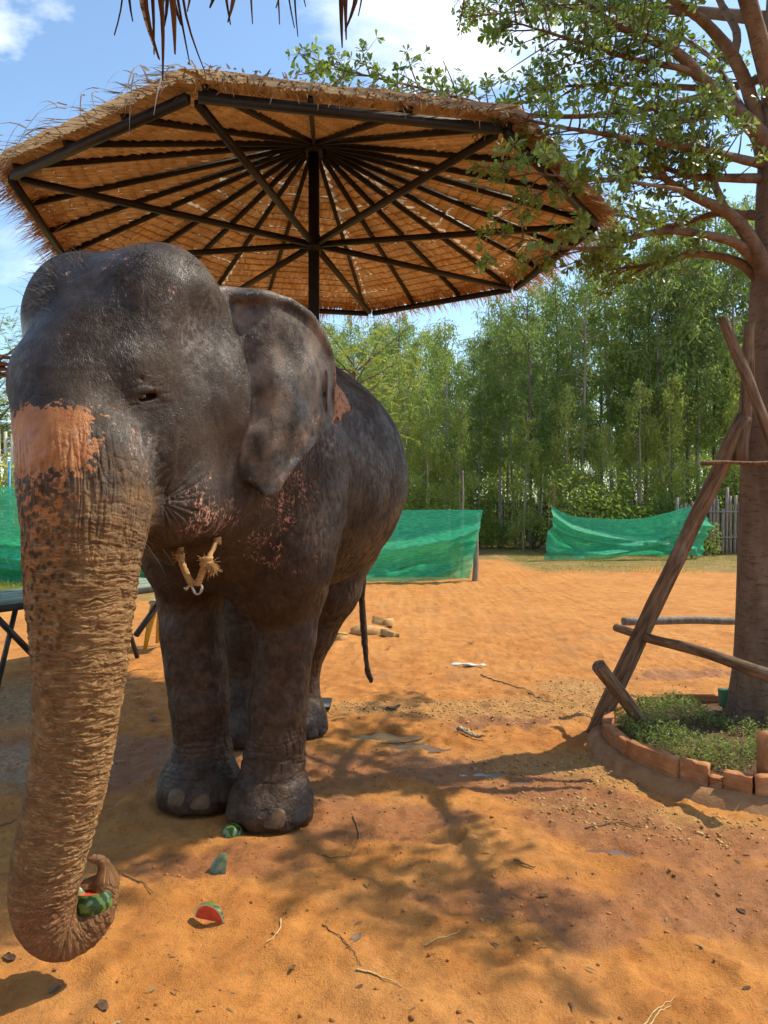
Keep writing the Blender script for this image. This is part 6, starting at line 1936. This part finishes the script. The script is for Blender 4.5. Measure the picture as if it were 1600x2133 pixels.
for i, (px, py, s, m, w) in enumerate([(742, 1954, .034, leaf_gr, 'curled grey-brown leaf in the middle foreground'), (610, 2010, .015, leaf_br, 'tiny dark leaf low in the left foreground'), (748, 2052, .016, leaf_br, 'small dark curled leaf near the bottom middle'), (215, 2100, .03, leaf_br, 'dark leaf scrap at bottom left'),
        (20, 1990, .03, leaf_br, 'dark leaf by the trunk shadow'), (112, 2058, .022, leaf_gr, 'pale dry leaf clump at lower left'), (1130, 1862, .022, leaf_br, 'dark leaf on the damp patch'), (980, 1340, .045, leaf_gr, 'grey leaf lying above the white scraps'), (820, 1478, .06, leaf_br, 'dark leaf scrap above the puddles'), (1545, 1880, .02, leaf_br, 'small dark leaf on the wet mud at right'),
        (320, 1495, .05, leaf_gr, 'pale grey leaf in the shade left of the front legs'), (1555, 2050, .016, leaf_br, 'small dark leaf at the right edge of the foreground')]):
    dry_leaf(px, py, s, w, i, m)
white = simple_mat('white_scrap', (.50, .50, .44), (.66, .66, .60), 30, .7, .4, .003)
for i, (px, py, s, w) in enumerate([(953, 1386, .055, 'left crumpled white scrap behind the elephant'), (975, 1387, .06, 'larger crumpled white scrap right of its twin'), (1004, 1388, .03, 'small torn white bit beside the crumpled scraps')]):
    rng = np.random.default_rng(80 + i); g = ground(px, py)
    V, F = stones_mesh(np.zeros((1, 3)), np.array([s]), rng)
    V *= (1.3, .8, .45)
    bm = bmesh.new(); me = np_mesh('white_scrap', V, F); bm.from_mesh(me)
    bmesh.ops.subdivide_edges(bm, edges=bm.edges, cuts=2, fractal=.9, seed=i); bm.to_mesh(me); bm.free()
    o = link('white_scrap', me, white); o.location = (g[0], g[1], .012); tag(o, w, 'scrap', 'white scraps on the sand')
slab = simple_mat('yellow_sandstone', (.36, .19, .065), (.54, .32, .125), 14, .9, .6, .006)
for i, (px, py, s, rz, w) in enumerate([(805, 1306, .20, 10, 'upper broken yellow sandstone slab behind the tail'), (812, 1325, .16, -15, 'lower small broken slab beside the upper one'), (770, 1318, .28, -22, 'long flat broken slab left of the pile behind the tail'), (707, 1330, .12, 5, 'lone small yellow slab left of the tail')]):
    rng = np.random.default_rng(90 + i); g = ground(px, py)
    n = 9; an = np.sort(rng.uniform(0, 6.28, n)); r = s * rng.uniform(.7, 1.1, n)
    V = np.vstack([np.column_stack([np.cos(an) * r, np.sin(an) * r * .6, np.full(n, -.02)]), np.column_stack([np.cos(an) * r * .95, np.sin(an) * r * .57, .045 + rng.normal(0, .012, n)])])
    me = np_mesh('broken_slab', V, [np.array([(q, (q + 1) % n, n + (q + 1) % n, n + q) for q in range(n)]), np.array([[n + q for q in range(n)]])])
    o = link('broken_slab', me, slab); o.location = (g[0], g[1], .01 + (.05 if i == 0 else 0)); o.rotation_euler = (R(5), R(4), R(rz)); tag(o, w, 'slab', 'broken slabs on the sand')
# green cup standing behind the trunk in the planter
_o = MB(); _o.tube(np.array([(0, 0, 0), (0, 0, .02), (0, 0, .11), (0, 0, .115)]), np.array([.045, .046, .052, .054]), 18); _o = _o.build('green_pot', simple_mat('green_plastic', (.06, .13, .07), (.10, .20, .11), 9, .5, .1, .002), None, True)
_o.location = (at(1512, 1455, 5.2)[0], 5.2, .13); tag(_o, 'small dull green pot inside the planter behind the tree foot', 'pot')
# pale straw litter at left
def straw():
    rng = np.random.default_rng(14)
    n = 5200
    x = rng.normal(ground(25, 1470)[0], .55, n); y = rng.normal(ground(25, 1470)[1], .45, n)
    P = np.column_stack([x, y, soil_height(x, y) + np.abs(rng.normal(.012, .010, n))])
    D = np.column_stack([rng.normal(0, 1, n), rng.normal(0, 1, n), rng.normal(0, .18, n)])
    L = rng.uniform(.02, .08, n)
    V, F = leaves(P, D, np.tile((0, 0, 1.0), (n, 1)) + rng.normal(0, .4, (n, 3)), L, np.full(n, .005), leaf_tpl(False))
    t = NT('straw_bits'); t.done(t.mix(t.n('ShaderNodeNewGeometry').outputs['Random Per Island'], (.20, .12, .05), (.42, .31, .17)), .9)
    tag(link('straw_litter', np_mesh('straw_litter', V, F), t.m), 'pale chopped straw scattered on the ground left of the trunk', 'straw', kind='stuff')
    # crumbs of bark and leaf over the yard
    n = 2600
    x = rng.uniform(-2.4, 3.2, n); y = 2.0 + 7 * rng.random(n) ** 1.4
    P = np.column_stack([x, y, soil_height(x, y) + .003])
    D = np.column_stack([rng.normal(0, 1, n), rng.normal(0, 1, n), rng.normal(0, .12, n)])
    L = .006 + .05 * rng.random(n) ** 4
    V, F = leaves(P, D, np.tile((0, 0, 1.0), (n, 1)) + rng.normal(0, .3, (n, 3)), L, np.maximum(L * .2, .0035), leaf_tpl(False))
    t = NT('litter_bits'); t.done(t.mix(t.n('ShaderNodeNewGeometry').outputs['Random Per Island'], (.05, .028, .015), (.36, .24, .10)), .8)
    tag(link('leaf_litter', np_mesh('leaf_litter', V, F), t.m), 'tiny bits of bark and dry leaf strewn over the soil', 'litter', kind='stuff')
straw()

# ================================================================ the person whose hand rests on the forehead
def make_person():
    hand = at(-46, 768, 2.80)
    sh = np.array((-2.02, 2.95, 1.36)); el = np.array((-1.80, 2.90, 1.74))
    wr = hand + np.array((-.085, .02, -.012))
    fingers = []
    tips = [(44, 747), (40, 763), (37, 774), (33, 786), (26, 741)]
    for k, (px, py) in enumerate(tips[:4]):
        tp = at(px - 4, py, 2.83 + .014 * k)
        base = hand + np.array((.020, .012 * (k - 1.2), .026 - .017 * k))
        md = (base + tp) / 2 + np.array((0, -.012, .010))
        fingers.append([(*base, .0105), (*md, .0092), (*tp, .0075)])
    th_b = wr + np.array((.05, -.03, .02)); th_t = at(6, 742, 2.76)
    fingers.append([(*th_b, .012), (*((th_b + th_t) / 2 + (0, -.012, .012)), .0105), (*th_t, .008)])
    def fn(P):
        d = cone(P, sh, el, .052, .042)
        d = smin(d, cone(P, el, wr, .041, .026), .03)
        d = smin(d, ell(P, (wr + hand) / 2 + (.012, 0, 0), (.055, .034, .026)), .02)
        for f in fingers: d = smin(d, chain(P, f, .006), .006)
        # torso, head, legs of a standing figure
        d = smin(d, ell(P, (-2.16, 3.0, 1.18), (.185, .125, .30)), .05)
        d = smin(d, ell(P, (-2.16, 3.0, .92), (.17, .125, .17)), .05)
        d = smin(d, cone(P, (-2.16, 3.0, 1.40), (-2.15, 2.99, 1.52), .058, .052), .04)
        d = smin(d, ell(P, (-2.14, 2.985, 1.63), (.078, .098, .115)), .02)
        d = smin(d, ell(P, (-2.07, 2.96, 1.62), (.022, .018, .022)), .015)
        for s in (-1, 1):
            d = smin(d, chain(P, [(-2.16 + .01 * s, 3.0 + .09 * s, .90, .095), (-2.15, 3.0 + .10 * s, .48, .060), (-2.16, 3.0 + .10 * s, .09, .042)], .03), .05)
            d = smin(d, ell(P, (-2.11, 3.0 + .11 * s, .035), (.115, .045, .038)), .03)
        d = smin(d, chain(P, [(-2.20, 3.17, 1.38, .055), (-2.24, 3.24, 1.08, .040), (-2.18, 3.22, .84, .028)], .02), .04)
        d = smin(d, ell(P, (-2.16, 3.215, .76), (.035, .022, .075)), .02)
        return np.maximum(d, .003 - P[:, 2])
    V, Q = sdf_mesh(fn, (-2.42, 2.6, -.02), (-1.26, 3.42, 2.26), .0075)
    me = np_mesh('person', V, Q); smooth(me)
    z = V[:, 2]
    arm = np.minimum(cone(V.astype(np.float32), el, wr, .06, .05), cone(V.astype(np.float32), wr, hand + (.12, 0, 0), .06, .09)) < .01
    shirt = (z > .86) & (z < 1.46) & ~arm; trousers = (z <= .86) & (z > .09)
    far_hand = (z < .90) & (V[:, 1] > 3.17) & (z > .66)
    hair = (z > 1.66) | ((z > 1.56) & (V[:, 0] < -2.16))
    hair &= (V[:, 0] < -2.0) & ~arm & (z < 1.8)
    set_attr(me, 'shirt', (shirt & ~far_hand).astype(float)); set_attr(me, 'trousers', (trousers & ~far_hand).astype(float)); set_attr(me, 'hairm', hair.astype(float))
    t = NT('person_look')
    f = t.noise(t.pos(), 30, 3)
    c = t.mix(f, (.26, .125, .075), (.36, .18, .11))
    c = t.mix(t.attr('shirt'), c, (.10, .12, .20)); c = t.mix(t.attr('trousers'), c, (.05, .05, .06)); c = t.mix(t.attr('hairm'), c, (.015, .01, .008))
    o = link('person', me, t.done(c, .55, t.bump(t.noise(t.pos(), 200, 3), .2, .002), .35))
    tag(o, 'person at the left edge, only the fingers touching the forehead show', 'person')
make_person()
